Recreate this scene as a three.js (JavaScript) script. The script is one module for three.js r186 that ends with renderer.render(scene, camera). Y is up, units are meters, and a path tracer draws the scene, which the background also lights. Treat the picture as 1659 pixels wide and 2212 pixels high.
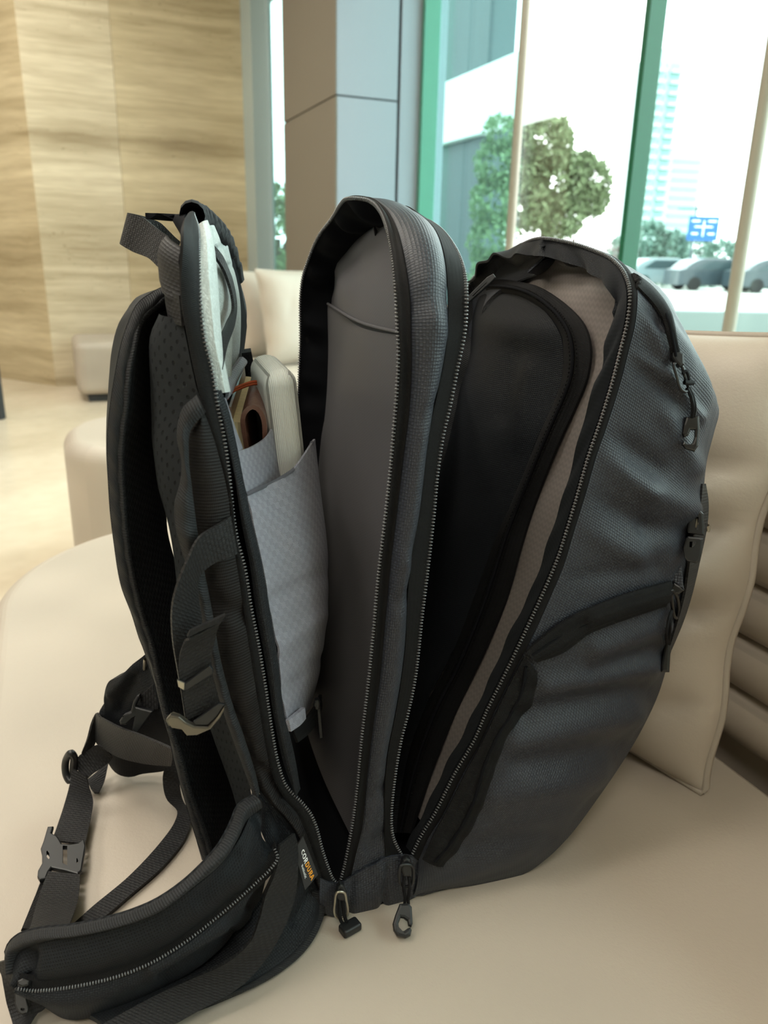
import * as THREE from 'three';
import { mergeGeometries } from 'three/addons/utils/BufferGeometryUtils.js';
import { RoundedBoxGeometry } from 'three/addons/geometries/RoundedBoxGeometry.js';
import { RectAreaLightUniformsLib } from 'three/addons/lights/RectAreaLightUniformsLib.js';

// ───────────────────────── camera, sky, lights, exposure ─────────────────────────
const V = (x, y, z) => new THREE.Vector3(x, y, z);
const FOCAL = 1662, CX = 829.5, CY = 1106, EYE = 0.90, SEAT = 0.42;
const down = V(-116, -5092, FOCAL).normalize();                     // nadir of the photograph, camera axes x right, y up, z forward
const upC = down.clone().negate(), fwC = V(0, 0, 1).addScaledVector(upC, -upC.z).normalize(), riC = V(fwC.y * upC.z - fwC.z * upC.y, fwC.z * upC.x - fwC.x * upC.z, fwC.x * upC.y - fwC.y * upC.x).negate();
if (riC.x < 0) riC.negate();
const toWorld = (c) => V(c.dot(riC), c.dot(upC), -c.dot(fwC));
const camera = new THREE.PerspectiveCamera(2 * Math.atan(1106 / FOCAL) * 180 / Math.PI, 1659 / 2212, 0.02, 2000);
camera.position.set(0, EYE, 0);
camera.quaternion.setFromRotationMatrix(new THREE.Matrix4().makeBasis(toWorld(V(1, 0, 0)), toWorld(V(0, 1, 0)), toWorld(V(0, 0, -1))));
camera.focus = 0.58;
camera.userData.fStop = camera.getFocalLength() / 3.1;              // a 3.1 mm aperture
camera.updateMatrixWorld(true);

const scene = new THREE.Scene();
scene.background = new THREE.Color(0.97, 0.99, 1.0);
scene.backgroundIntensity = 1.0;
const renderer = new THREE.WebGLRenderer({ antialias: true });
renderer.toneMapping = THREE.LinearToneMapping;
renderer.toneMappingExposure = 6.2;
renderer.shadowMap.enabled = true;
RectAreaLightUniformsLib.init();
const CEILING = 3.3, FILL_LAMP = 1.5;

// ───────────────────────── places: pixels to points, bag axes, room axes ─────────────────────────
const rayOf = (px, py) => toWorld(V((px - CX) / FOCAL, -(py - CY) / FOCAL, 1));
const eye = V(0, EYE, 0);
const onHeight = (px, py, y) => { const r = rayOf(px, py); return eye.clone().addScaledVector(r, (y - EYE) / r.y); };
const BAG = onHeight(735, 1975, SEAT), TURN = THREE.MathUtils.degToRad(17);
const axT = V(Math.cos(TURN), 0, -Math.sin(TURN)), axW = V(-Math.sin(TURN), 0, -Math.cos(TURN));
const toBag = (p) => { const q = p.clone().sub(BAG); return V(q.dot(axT), q.y, -q.dot(axW)); };
const fromBag = (p) => BAG.clone().addScaledVector(axT, p.x).add(V(0, p.y, 0)).addScaledVector(axW, -p.z);
const pt = (px, py, w) => { const r = rayOf(px, py); return toBag(eye.clone().addScaledVector(r, (BAG.clone().sub(eye).dot(axW) + w) / r.dot(axW))); };
const ph = (px, py, h) => toBag(onHeight(px, py, SEAT + h));
const L = (t, u, w) => V(t, u, -w);
const eyeB = toBag(eye);
const rayB = (px, py) => toBag(eye.clone().add(rayOf(px, py))).sub(eyeB);
const pixelOf = (p) => { const q = fromBag(p).sub(eye), c = V(q.x * riC.x + q.y * upC.x - q.z * fwC.x, q.x * riC.y + q.y * upC.y - q.z * fwC.y, q.x * riC.z + q.y * upC.z - q.z * fwC.z); return [CX + FOCAL * c.x / c.z, CY - FOCAL * c.y / c.z]; };
const ROOM = THREE.MathUtils.degToRad(23), ca = Math.cos(ROOM), sa = Math.sin(ROOM);
const room = (a, y, b) => V(ca * a - sa * b, y, -(sa * a + ca * b));   // a along the far wall, b away along the glass wall
const ahead = (px, depth, y) => V((px - CX) / 1749 * depth, y, -depth);

// ───────────────────────── random, noise, textures ─────────────────────────
let seed = 7;
const rnd = () => { seed = (seed * 1664525 + 1013904223) >>> 0; return seed / 4294967296; };
const hash = (x, y) => { let n = Math.imul(x | 0, 374761393) + Math.imul(y | 0, 668265263); n = Math.imul(n ^ (n >>> 13), 1274126177); return ((n ^ (n >>> 16)) >>> 0) / 4294967296; };
const mod = (a, n) => ((a % n) + n) % n, sm = (t) => t * t * (3 - 2 * t), clamp = THREE.MathUtils.clamp, lerp = THREE.MathUtils.lerp;
function noise(x, y, wx = 1e9, wy = 1e9) {
  const x0 = Math.floor(x), y0 = Math.floor(y), fx = sm(x - x0), fy = sm(y - y0), h = (i, j) => hash(mod(x0 + i, wx), mod(y0 + j, wy));
  return lerp(lerp(h(0, 0), h(1, 0), fx), lerp(h(0, 1), h(1, 1), fx), fy);
}
function texture(w, h, size, fn, srgb) {                             // fn(u, v) in 0..1 -> value or [r, g, b] in 0..1; size [metres, metres] covered by one tile
  const d = new Uint8Array(w * h * 4);
  for (let y = 0; y < h; y++) for (let x = 0; x < w; x++) {
    const c = fn((x + 0.5) / w, (y + 0.5) / h), o = (y * w + x) * 4, a = Array.isArray(c) ? c : [c, c, c];
    for (let k = 0; k < 3; k++) d[o + k] = clamp(a[k], 0, 1) * 255;
    d[o + 3] = 255;
  }
  const t = new THREE.DataTexture(d, w, h);
  t.wrapS = t.wrapT = THREE.RepeatWrapping; t.magFilter = THREE.LinearFilter;
  if (srgb) t.colorSpace = THREE.SRGBColorSpace;
  t.repeat.set(1 / size[0], 1 / size[1]); t.needsUpdate = true;
  return t;
}
const std = (o) => new THREE.MeshPhysicalMaterial({ side: THREE.DoubleSide, ...o });
const FABRIC = 0.35;                                                // how much a matt cloth mirrors, next to plastic
// a woven cloth: height(u, v) gives the threads; the colour map paints shade into the gaps between them
function cloth(color, n, size, height, bump, more = {}) {
  const bumpMap = texture(n, n, size, height);
  const map = texture(n, n, size, (u, v) => 0.62 + 0.38 * height(u, v), true);
  return std({ color, roughness: 0.72, specularIntensity: FABRIC, map, bumpMap, bumpScale: bump, ...more });
}
const pulse = (x) => 0.5 + 0.5 * Math.cos(2 * Math.PI * x), dome = (x) => Math.sqrt(Math.max(0, 1 - (2 * mod(x, 1) - 1) ** 2));
const basket = (nu, nv) => (u, v) => { const i = Math.floor(u * nu), j = Math.floor(v * nv), over = (i + j) % 2; return over ? dome(v * nv) * (0.45 + 0.55 * dome(u * nu)) : dome(u * nu) * (0.3 + 0.4 * dome(v * nv)); };
const M = {};
M.shell = cloth('#333740', 128, [0.0168, 0.0168], basket(8, 8), 0.0005, { roughness: 0.45, specularIntensity: 0.8, sheen: 0.25, sheenColor: new THREE.Color('#8a8d93'), sheenRoughness: 0.6 });
M.twill = cloth('#23262a', 128, [0.0128, 0.0128], basket(8, 8), 0.0004, { roughness: 0.55, sheen: 0.25, sheenColor: new THREE.Color('#777c84'), sheenRoughness: 0.6 });
M.rib = cloth('#1b1919', 64, [0.016, 0.016], (u, v) => 0.25 + 0.75 * dome(u * 8) * (0.85 + 0.15 * pulse(v * 16)), 0.0006, { roughness: 0.6 });
M.web = cloth('#252526', 64, [0.0096, 0.0096], (u, v) => { const i = Math.floor(u * 4), j = Math.floor(v * 4); return (0.3 + 0.7 * dome(u * 4)) * ((i + j) % 2 ? 1 : 0.72) * (0.7 + 0.3 * dome(v * 8)); }, 0.0006, { roughness: 0.5, sheen: 0.2, sheenColor: new THREE.Color('#8a8a8a') });
M.tape = cloth('#1b1b1c', 64, [0.008, 0.008], (u, v) => pulse(u * 8 + Math.abs(mod(v * 2, 1) - 0.5) * 3) * 0.8, 0.0003, { roughness: 0.7 });
M.binding = cloth('#2a2b2d', 64, [0.0144, 0.0144], (u, v) => dome(u * 8) * (0.9 + 0.1 * pulse(v * 8)), 0.0005, { roughness: 0.6, sheen: 0.2, sheenColor: new THREE.Color('#777777') });
M.dark = std({ color: '#101114', roughness: 0.9, specularIntensity: 0.2 });
M.lining = cloth('#5e5d61', 128, [0.02, 0.02], (u, v) => 0.45 + 0.3 * pulse(u * 8 + v * 8) * (pulse(v * 4) > 0.5 ? 1 : 0.4) + 0.25 * pulse(u * 8 - v * 8) * (pulse(v * 4) > 0.5 ? 0.3 : 1), 0.00012, { roughness: 0.45, sheen: 0.3, sheenColor: new THREE.Color('#aaa6a2') });
M.satin = cloth('#7d7571', 128, [0.02, 0.02], (u, v) => 0.8 + 0.2 * pulse(u * 4 + (mod(v * 4, 1) < 0.5 ? 1 : -1) * v * 4), 0.0001, { roughness: 0.42, specularIntensity: 0.8, sheen: 0.3, sheenColor: new THREE.Color('#b8aea8') });
M.pocket = cloth('#9c9ca8', 128, [0.0184, 0.0184], (u, v) => { const s = (Math.floor(u * 4) + Math.floor(v * 4)) % 2; return (s ? 0.4 : 0.62) + 0.38 * pulse((s ? u + v : u - v) * 12); }, 0.0006, { roughness: 0.42, sheen: 0.3, sheenColor: new THREE.Color('#c8c8d4') });
M.holes = cloth('#272a2d', 256, [0.0105, 0.0092], (u, v) => {
  let h = 0.72 + 0.2 * hash(Math.floor(u * 90), Math.floor(v * 90));
  for (const [cx, cy] of [[0.25, 0.25], [0.75, 0.75]]) for (const dx of [-1, 0, 1]) for (const dy of [-1, 0, 1]) { const x = (u - cx - dx) * 1.0, y = (v - cy - dy) * 0.62, r = Math.hypot(x, y); if (r < 0.12) h *= clamp((r - 0.08) / 0.04, 0.0, 1); }
  return h;
}, 0.0008, { roughness: 0.85, sheen: 0.2, sheenColor: new THREE.Color('#70777a') });
M.spacer = cloth('#2b2d30', 64, [0.012, 0.009], (u, v) => pulse(u * 2 + Math.abs(mod(v * 2, 1) - 0.5) * 1.2) * (0.6 + 0.4 * pulse(v * 8)), 0.0008, { roughness: 0.9 });
M.net = cloth('#1c1f23', 64, [0.0075, 0.0075], (u, v) => (Math.hypot(mod(u * 4, 1) - 0.5, mod(v * 4, 1) - 0.5) < 0.33 ? 0.1 : 0.9), 0.0003, { roughness: 0.6 });
M.teeth = std({ color: '#4c4d50', roughness: 0.22, specularIntensity: 1, clearcoat: 1, clearcoatRoughness: 0.15 });
M.plastic = std({ color: '#17191b', roughness: 0.42, clearcoat: 0.0, clearcoatRoughness: 0.3 });
M.metal = std({ color: '#3a3a3a', roughness: 0.28, metalness: 0.75 });
M.gunmetal = std({ color: '#6a665e', roughness: 0.3, metalness: 0.85 });
M.steel = std({ color: '#a8a294', roughness: 0.3, metalness: 0.85 });
M.cord = cloth('#2b2b2d', 32, [0.003, 0.003], (u, v) => pulse(u * 3 + v * 3) * 0.6 + 0.3, 0.0003, { roughness: 0.7 });
M.fleece = cloth('#d6dedc', 256, [0.05, 0.05], (u, v) => 0.55 + 0.45 * noise(u * 40, v * 40, 40, 40) * noise(u * 90, v * 90, 90, 90) + 0.1 * noise(u * 12, v * 12, 12, 12), 0.0008, { roughness: 0.95, sheen: 0.4, sheenColor: new THREE.Color('#ffffff') });
M.leather = (() => {
  const h = (u, v) => 0.5 * noise(u * 60, v * 60, 60, 60) + 0.5 * noise(u * 150, v * 150, 150, 150);
  return std({ color: '#b7ac9e', roughness: 0.5, bumpMap: texture(512, 512, [0.12, 0.12], h), bumpScale: 0.0001, map: texture(256, 256, [0.9, 0.9], (u, v) => 0.94 + 0.06 * noise(u * 9, v * 9, 9, 9), true) });
})();
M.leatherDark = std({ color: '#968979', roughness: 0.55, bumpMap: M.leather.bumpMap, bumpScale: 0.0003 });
const travertine = (lo, hi, k) => texture(1024, 1024, [1.6, 1.6], (u, v) => {
  const wob = 0.012 * noise(u * 4 + k, v * 6, 4, 6) + 0.008 * noise(u * 12, v * 14, 12, 14), y = v + wob;
  const band = 0.5 * noise(u * 3, y * 40, 3, 40) + 0.3 * noise(u * 6 + k, y * 110, 6, 110) + 0.2 * noise(u * 24, y * 220, 24, 220), big = noise(u * 2, y * 9 + k, 2, 9);
  const t = clamp(0.55 + 0.95 * (0.62 * band + 0.45 * big - 0.535), 0, 1), pit = noise(u * 60, y * 220, 60, 220) > 0.93 && big < 0.5 ? 0.1 : 0;
  return [0, 1, 2].map((c) => lerp(lo[c], hi[c], t) - pit);
}, true);
const stoneMap = travertine([0.58, 0.52, 0.41], [0.95, 0.91, 0.81], 0);
M.stone = std({ map: stoneMap, color: '#f3eee2', roughness: 0.35 });
M.stoneReflection = std({ map: stoneMap, color: '#ffffff', roughness: 0.22 });  // paler tone paints in a reflection on the polished wall
M.floor = std({ map: texture(512, 512, [1.8, 1.8], (u, v) => { const n = noise(u * 5, v * 5, 5, 5) * 0.5 + noise(u * 14, v * 14, 14, 14) * 0.3 + noise(u * 50, v * 50, 50, 50) * 0.2; return [0.80 + 0.14 * n, 0.75 + 0.15 * n, 0.66 + 0.16 * n]; }, true), roughness: 0.22 });
M.wall = std({ color: '#aba395', roughness: 0.85 });
M.taupe = std({ color: '#7f786d', roughness: 0.6 });
M.bluegrey = std({ color: '#979da9', roughness: 0.45 });
M.joint = std({ color: '#3c3f42', roughness: 0.8 });
M.alu = std({ color: '#aebfc2', roughness: 0.4, metalness: 0.2 });
M.greenGlass = std({ color: '#0f5a41', roughness: 0.35 });
M.paleGreenGlass = std({ color: '#4f927c', roughness: 0.3 });
M.pole = std({ color: '#9c978a', roughness: 0.4, metalness: 0.2 });
const pane = (c) => new THREE.MeshPhysicalMaterial({ color: c, transmission: 1, thickness: 0, roughness: 0, ior: 1.45, side: THREE.DoubleSide });
M.paneClear = pane('#fbfffd'); M.paneAqua = pane('#eefaf7'); M.paneTeal = pane('#daf1ee');

// ───────────────────────── names, tags, geometry helpers ─────────────────────────
const taken = new Map();
const numbered = (n) => { const k = taken.get(n) ?? 0; taken.set(n, k + 1); return k ? n + '_' + String(k).padStart(3, '0') : n; };
function tag(o, label, category, group) { o.userData.label = label; o.userData.category = category; if (group) o.userData.group = group; return o; }
function part(parent, name, geo, mat, label, stuff) {
  const m = new THREE.Mesh(geo, mat); m.name = numbered(name); m.castShadow = m.receiveShadow = true;
  if (label) m.userData.label = label;
  if (stuff) m.userData.kind = 'stuff';
  parent.add(m); return m;
}
function thing(name, label, category, pos, turn = 0, group) {
  const g = new THREE.Group(); g.name = numbered(name); g.position.copy(pos); g.rotation.y = turn; scene.add(g); return tag(g, label, category, group);
}
function struct(name, geo, mat, pos, turn = 0) {
  const m = new THREE.Mesh(geo, mat); m.name = numbered(name); m.castShadow = m.receiveShadow = true; m.userData.kind = 'structure';
  if (pos) m.position.copy(pos); m.rotation.y = turn; scene.add(m); return m;
}
const P = (l) => l.map((e) => (e.isVector3 ? e : pt(...e)));
const spl = (l, n) => new THREE.CatmullRomCurve3(P(l), false, 'centripetal').getSpacedPoints(n);
const off = (l, t, u, w) => P(l).map((p) => p.clone().add(L(t, u, w)));
const mirror = (l, dt = 0) => P(l).map((p) => V(p.x + dt, p.y, -0.28 - p.z)).reverse();
const arch = (l, dt = 0) => { const a = P(l); return [...a, ...mirror(a.slice(0, -1), dt)]; };
const mixLists = (a, b, k, n = 24) => { const A = spl(a, n), B = spl(b, n); return A.map((p, i) => p.clone().lerp(B[i], k)); };

// a grid of points as a surface: uv in metres, the given thickness, moved along its camera-side normal by bump(s, q, p)
function surf(G, { th = 0, bump, swap } = {}) {
  const n = G.length - 1, m = G[0].length - 1, N = [];
  const du = V(), dv = V();
  for (let i = 0; i <= n; i++) {
    N.push([]);
    for (let j = 0; j <= m; j++) {
      du.subVectors(G[Math.min(n, i + 1)][j], G[Math.max(0, i - 1)][j]); dv.subVectors(G[i][Math.min(m, j + 1)], G[i][Math.max(0, j - 1)]);
      const c = V().crossVectors(du, dv); if (c.lengthSq() < 1e-16 && N[i][j - 1]) c.copy(N[i][j - 1]); N[i].push(c.normalize());
    }
  }
  const ci = Math.floor(n * 0.2), cj = m >> 1, sign = Math.sign(N[ci][cj].dot(eyeB.clone().sub(G[ci][cj]))) || 1;
  if (bump) for (let i = 0; i <= n; i++) for (let j = 0; j <= m; j++) G[i][j] = G[i][j].clone().addScaledVector(N[i][j], sign * bump(i / n, j / m, G[i][j]));
  const us = [0], jm = m >> 1, im = n >> 1, vs = [0];
  for (let i = 1; i <= n; i++) us.push(us[i - 1] + G[i][jm].distanceTo(G[i - 1][jm]));
  for (let j = 1; j <= m; j++) vs.push(vs[j - 1] + G[im][j].distanceTo(G[im][j - 1]));
  const pos = [], uv = [], idx = [];
  const sheet = (get, rows, cols, flip, tex) => {
    const base = pos.length / 3;
    for (let i = 0; i <= rows; i++) for (let j = 0; j <= cols; j++) { const p = get(i, j); pos.push(p.x, p.y, p.z); uv.push(...tex(i, j)); }
    for (let i = 0; i < rows; i++) for (let j = 0; j < cols; j++) {
      const a = base + i * (cols + 1) + j, b = a + 1, c = a + cols + 1, d = c + 1;
      flip ? idx.push(a, b, c, b, d, c) : idx.push(a, c, b, b, c, d);
    }
  };
  const tex = swap ? (i, j) => [vs[j], us[i]] : (i, j) => [us[i], vs[j]];
  const face = (k) => (i, j) => G[i][j].clone().addScaledVector(N[i][j], sign * k * th / 2);
  sheet(face(th ? 1 : 0), n, m, sign > 0, tex);
  if (th) {
    sheet(face(-1), n, m, sign < 0, tex);
    const rim = (at, len, fl) => sheet((i, j) => face(j ? -1 : 1)(...at(i)), len, 1, fl, (i, j) => [us[Math.min(i, n)] ?? 0, j * th]);
    rim((i) => [i, 0], n); rim((i) => [i, m], n); rim((j) => [0, j], m); rim((j) => [n, j], m);
  }
  const g = new THREE.BufferGeometry();
  g.setAttribute('position', new THREE.Float32BufferAttribute(pos, 3)); g.setAttribute('uv', new THREE.Float32BufferAttribute(uv, 2)); g.setIndex(idx); g.computeVertexNormals();
  return g;
}
// a surface through several curves (each a list of points), n samples along and m across
function loft(curves, n, m, o = {}) {
  const C = curves.map((c) => spl(c, n)), G = [];
  for (let i = 0; i <= n; i++) {
    const row = C.map((c) => c[i]);
    if (row.length === 2) G.push([...Array(m + 1)].map((_, j) => row[0].clone().lerp(row[1], j / m)));
    else { const k = new THREE.CatmullRomCurve3(row, !!o.closed, 'centripetal'); G.push([...Array(m + 1)].map((_, j) => k.getPoint(j / m))); }
  }
  return surf(G, o);
}
function tube(l, r, n = 40, k = 8, closed = false) { return new THREE.TubeGeometry(new THREE.CatmullRomCurve3(P(l), closed, 'centripetal'), n, r, k, closed); }
const merge = (list) => mergeGeometries(list.map((g) => { g = g.index ? g.toNonIndexed() : g; for (const k of Object.keys(g.attributes)) if (!['position', 'normal', 'uv'].includes(k)) g.deleteAttribute(k); return g; }));
// zipper teeth: one small bead per step along the curve, lying across it
const bead = new THREE.SphereGeometry(0.5, 6, 4);
function teeth(l, step = 0.0023, size = [0.0015, 0.0032, 0.0024], raise = 0.0012) {
  const c = new THREE.CatmullRomCurve3(P(l), false, 'centripetal'), n = Math.round(c.getLength() / step), pts = c.getSpacedPoints(n), out = [];
  for (let i = 0; i <= n; i++) {
    const tan = pts[Math.min(n, i + 1)].clone().sub(pts[Math.max(0, i - 1)]).normalize(), view = eyeB.clone().sub(pts[i]).normalize(), across = V().crossVectors(view, tan).normalize(), up = V().crossVectors(tan, across); pts[i] = pts[i].clone().addScaledVector(view, raise);
    out.push(bead.clone().applyMatrix4(new THREE.Matrix4().makeBasis(tan.multiplyScalar(size[0]), across.multiplyScalar(size[1]), up.multiplyScalar(size[2])).setPosition(pts[i])));
  }
  return merge(out);
}
const caster = new THREE.Raycaster();
// the point of a mesh (of the bag) that a pixel shows, lifted off it towards the eye
function on(mesh, px, py, lift = 0.002) {
  mesh.parent?.updateMatrixWorld(true);
  const list = Array.isArray(mesh) ? mesh : [mesh];
  caster.set(eye, rayOf(px, py).normalize());
  for (const m of list) { m.material.side = THREE.DoubleSide; m.updateWorldMatrix(true, false); }
  const hit = caster.intersectObjects(list, false)[0];
  if (!hit) return null;
  return toBag(hit.point.addScaledVector(rayOf(px, py).normalize(), -lift));
}
const lay = (mesh, l, lift) => { const out = l.map(([x, y]) => on(mesh, x, y, lift)); let last = null; out.forEach((p, i) => { if (!p) console.log('miss', l[i].join()); }); return out.filter(Boolean); };
// a flat piece cut to a pixel outline on a plane through p with normal n, th thick, edges rounded
function plate(p, n, outline, holes, th, bevel = 0.0004) {
  n = n.clone().normalize(); const ex = V().crossVectors(V(0, 1, 0), n).normalize(), ey = V().crossVectors(n, ex);
  const at = ([x, y]) => { const r = rayB(x, y), q = eyeB.clone().addScaledVector(r, p.clone().sub(eyeB).dot(n) / r.dot(n)).sub(p); return new THREE.Vector2(q.dot(ex), q.dot(ey)); };
  const s = new THREE.Shape(outline.map(at)); for (const h of holes ?? []) s.holes.push(new THREE.Path(h.map(at)));
  const g = new THREE.ExtrudeGeometry(s, { depth: th - 2 * bevel, bevelEnabled: true, bevelThickness: bevel, bevelSize: bevel, bevelOffset: -bevel, bevelSegments: 2, curveSegments: 6 });
  g.translate(0, 0, -th / 2 + bevel);
  return g.applyMatrix4(new THREE.Matrix4().makeBasis(ex, ey, n).setPosition(p));
}
// folds: [x1, y1, x2, y2, width in pixels, height in metres] pressed into a surface at the places where the photograph shows them
const folds = (list) => (s, q, p) => {
  const [x, y] = pixelOf(p); let h = 0;
  for (const [x1, y1, x2, y2, w, a] of list) { const dx = x2 - x1, dy = y2 - y1, l2 = dx * dx + dy * dy, t = ((x - x1) * dx + (y - y1) * dy) / l2, k = clamp(t, 0, 1), d = Math.hypot(x - x1 - k * dx, y - y1 - k * dy) / w; h += a * Math.exp(-d * d); }
  return h;
};
const box = (w, h, d, r = 0.004) => new RoundedBoxGeometry(w, h, d, 3, Math.min(r, w / 2.01, h / 2.01, d / 2.01));

// ───────────────────────── the room ─────────────────────────
// room-aligned pieces sit at room(a, y, b) turned by ROOM
const metreUV = (g) => { const p = g.attributes.position, n = g.attributes.normal, u = g.attributes.uv; for (let i = 0; i < p.count; i++) { const ax = Math.abs(n.getX(i)), ay = Math.abs(n.getY(i)), az = Math.abs(n.getZ(i)); if (ay > ax && ay > az) u.setXY(i, p.getX(i), p.getZ(i)); else if (ax > az) u.setXY(i, p.getZ(i), p.getY(i)); else u.setXY(i, p.getX(i), p.getY(i)); } return g; };
const slab = (w, h, d, r) => metreUV(r ? box(w, h, d, r) : new THREE.BoxGeometry(w, h, d));
const mid = (a0, a1, y0, y1, b0, b1) => room((a0 + a1) / 2, (y0 + y1) / 2, (b0 + b1) / 2);
const shell = (name, mat, a0, a1, y0, y1, b0, b1) => struct(name, slab(a1 - a0, y1 - y0, b1 - b0), mat, mid(a0, a1, y0, y1, b0, b1), ROOM);
shell('floor', M.floor, -6.2, 2.12, -0.12, 0, -4.7, 9.2);
shell('ceiling', M.wall, -6.2, 2.3, CEILING, CEILING + 0.2, -4.7, 9.2);
shell('wall_back', M.wall, -6.2, 2.3, -0.12, CEILING + 0.2, 9, 9.2);
shell('wall_left', M.wall, -6.4, -6.2, -0.12, CEILING + 0.2, -4.7, 9.2);
shell('wall_front', M.wall, -6.2, 2.3, 0, CEILING, -4.7, -4.5);
// travertine block, its facing split where the painted reflection on the left ends
const block = shell('wall_travertine', M.stone, -0.02, 1.38, 0, CEILING, 5.98, 7.9);
for (const [a0, a1, mt] of [[-0.03, 0.527, M.stoneReflection], [0.528, 1.385, M.stone]]) { const m = part(block, 'stone_facing', slab(a1 - a0, CEILING, 0.03, 0.003), mt); m.position.set((a0 + a1) / 2 - 0.68, 0, 6.94 - 5.965); }
{
  const w = 2.2, m = struct('wall_return', slab(w, CEILING, 0.06, 0.003), M.stone);
  const c = room(-0.03, 0, 5.95), d = V(-0.86, 0, -0.52);
  m.position.copy(c.addScaledVector(d, w / 2).add(V(0.02, CEILING / 2, -0.03))); m.rotation.y = Math.atan2(0.52, -0.86) + Math.PI;
}
struct('trim_1', slab(0.07, 1.55, 0.05, 0.004), M.joint, ahead(-66, 4.3, 0.775));
// column clad with panels
const colm = shell('wall_column', M.joint, 1.49, 2.1, 0, CEILING, 4.28, 5.27);
const cladding = (a0, a1, y0, y1, b0, b1, mt) => { const m = part(colm, 'panel', slab(a1 - a0, y1 - y0, b1 - b0, 0.002), mt); m.position.set((a0 + a1) / 2 - 1.795, (y0 + y1) / 2 - CEILING / 2, -((b0 + b1) / 2 - 4.775)); };
for (const [y0, y1] of [[0, 0.62], [0.628, 1.716], [1.724, CEILING]]) {
  cladding(1.48, 1.492, y0, y1, 4.262, 5.27, M.taupe);
  cladding(1.482, 1.832, y0, y1, 4.262, 4.28, M.bluegrey);
}
cladding(1.850, 2.12, 0, CEILING, 4.265, 4.28, M.bluegrey);
// strip window between column and travertine
shell('trim_2', M.alu, 1.38, 1.49, 0, CEILING, 5.66, 6.05);
shell('trim_3', M.alu, 1.478, 1.5, 0, CEILING, 5.60, 5.66);
shell('window_2', M.paneTeal, 1.486, 1.49, 0, CEILING, 5.27, 5.6);
// the glass wall to the street
for (const [b0, b1, mt] of [[3.325, 4.262, M.paneTeal], [2.48, 3.305, M.paneClear], [0.7, 2.45, M.paneAqua], [-1.1, 0.67, M.paneAqua], [-2.9, -1.13, M.paneAqua], [-4.5, -2.93, M.paneAqua]]) shell('window_1', mt, 2.05, 2.06, 0, CEILING, b0, b1);
shell('trim_4', M.paleGreenGlass, 1.965, 2.055, 0, CEILING, 4.225, 4.26);
for (const b of [2.465, 0.685, -1.115, -2.915]) shell('trim_5', M.greenGlass, 1.985, 2.055, 0, CEILING, b - 0.014, b + 0.014);
for (const b of [3.315, 1.93, 0.1, -1.9]) { const m = struct('trim_6', new THREE.CylinderGeometry(0.021, 0.021, CEILING, 20), M.pole, room(2.02, CEILING / 2, b)); }
// added fill lights, unseen overhead: glowing panels with lamps of their size
const glow = std({ color: '#ffffff', emissive: '#fff1dc', emissiveIntensity: 1.2, roughness: 0.6 });
for (const [a, b] of [[-0.7, -1.3], [-0.9, 0.7], [-0.6, 2.7], [-2.9, 0.4], [-2.9, 2.7], [-0.6, 4.9], [-2.9, 4.9]]) {
  const t = thing('added_fill_light', 'added unseen fill light panel, flat and square, glowing warm white above the lobby', 'ceiling light', room(a, CEILING - 0.03, b), ROOM, 'added fill light panels');
  part(t, 'housing', box(0.9, 0.03, 0.9, 0.006), M.alu).position.y = 0.012;
  part(t, 'diffuser', box(0.84, 0.012, 0.84, 0.004), glow).position.y = -0.006;
  const l = new THREE.RectAreaLight('#fffcf6', FILL_LAMP, 0.84, 0.84); l.position.copy(room(a, CEILING - 0.05, b)); l.rotation.set(-Math.PI / 2, 0, 0); scene.add(l);
}

// ───────────────────────── outside ─────────────────────────
const outM = { paving: std({ color: '#b4b4ae', roughness: 0.9 }), road: std({ color: '#8a8f90', roughness: 0.9 }), kerb: std({ color: '#78827f', roughness: 0.9 }), facia: std({ color: '#dfe8e6', roughness: 0.6 }), shop: std({ color: '#22363d', roughness: 0.45 }), shop2: std({ color: '#2f4247', roughness: 0.45 }), frame: std({ color: '#4a5a5e', roughness: 0.5 }), tower: std({ color: '#a9bcba', roughness: 0.9 }), towerDark: std({ color: '#8fb0af', roughness: 0.9 }), sign: std({ color: '#1f5fae', roughness: 0.5 }), white: std({ color: '#e8eeee', roughness: 0.6 }), bark: std({ color: '#4d473f', roughness: 0.95 }), leafA: std({ color: '#738a63', roughness: 0.8, transmission: 0.25 }), leafB: std({ color: '#7c9a70', roughness: 0.8, transmission: 0.25 }), leafC: std({ color: '#6f8c80', roughness: 0.8, transmission: 0.25 }), leafD: std({ color: '#6a5f5e', roughness: 0.8 }), carDark: std({ color: '#2f3d44', roughness: 0.3, clearcoat: 0.6 }), carPale: std({ color: '#76868a', roughness: 0.3, clearcoat: 0.6 }), tyre: std({ color: '#1d1f20', roughness: 0.9 }), carGlass: std({ color: '#38484c', roughness: 0.1 }) };  // tower and towerDark: distance haze painted in as pale colour
struct('ground', metreUV(new THREE.BoxGeometry(900, 0.1, 900)), outM.paving, V(0, -0.2, 0));
{
  const t = thing('planter_wall', 'low dark stone kerb wall running across the pale pavement', 'wall', ahead(1560, 13.5, -0.15), 0.1);
  for (let i = 0; i < 8; i++) part(t, 'stone_block', box(0.98, 0.36, 0.3, 0.02), outM.kerb).position.set(i - 2.5, 0.18, 0);
}
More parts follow.
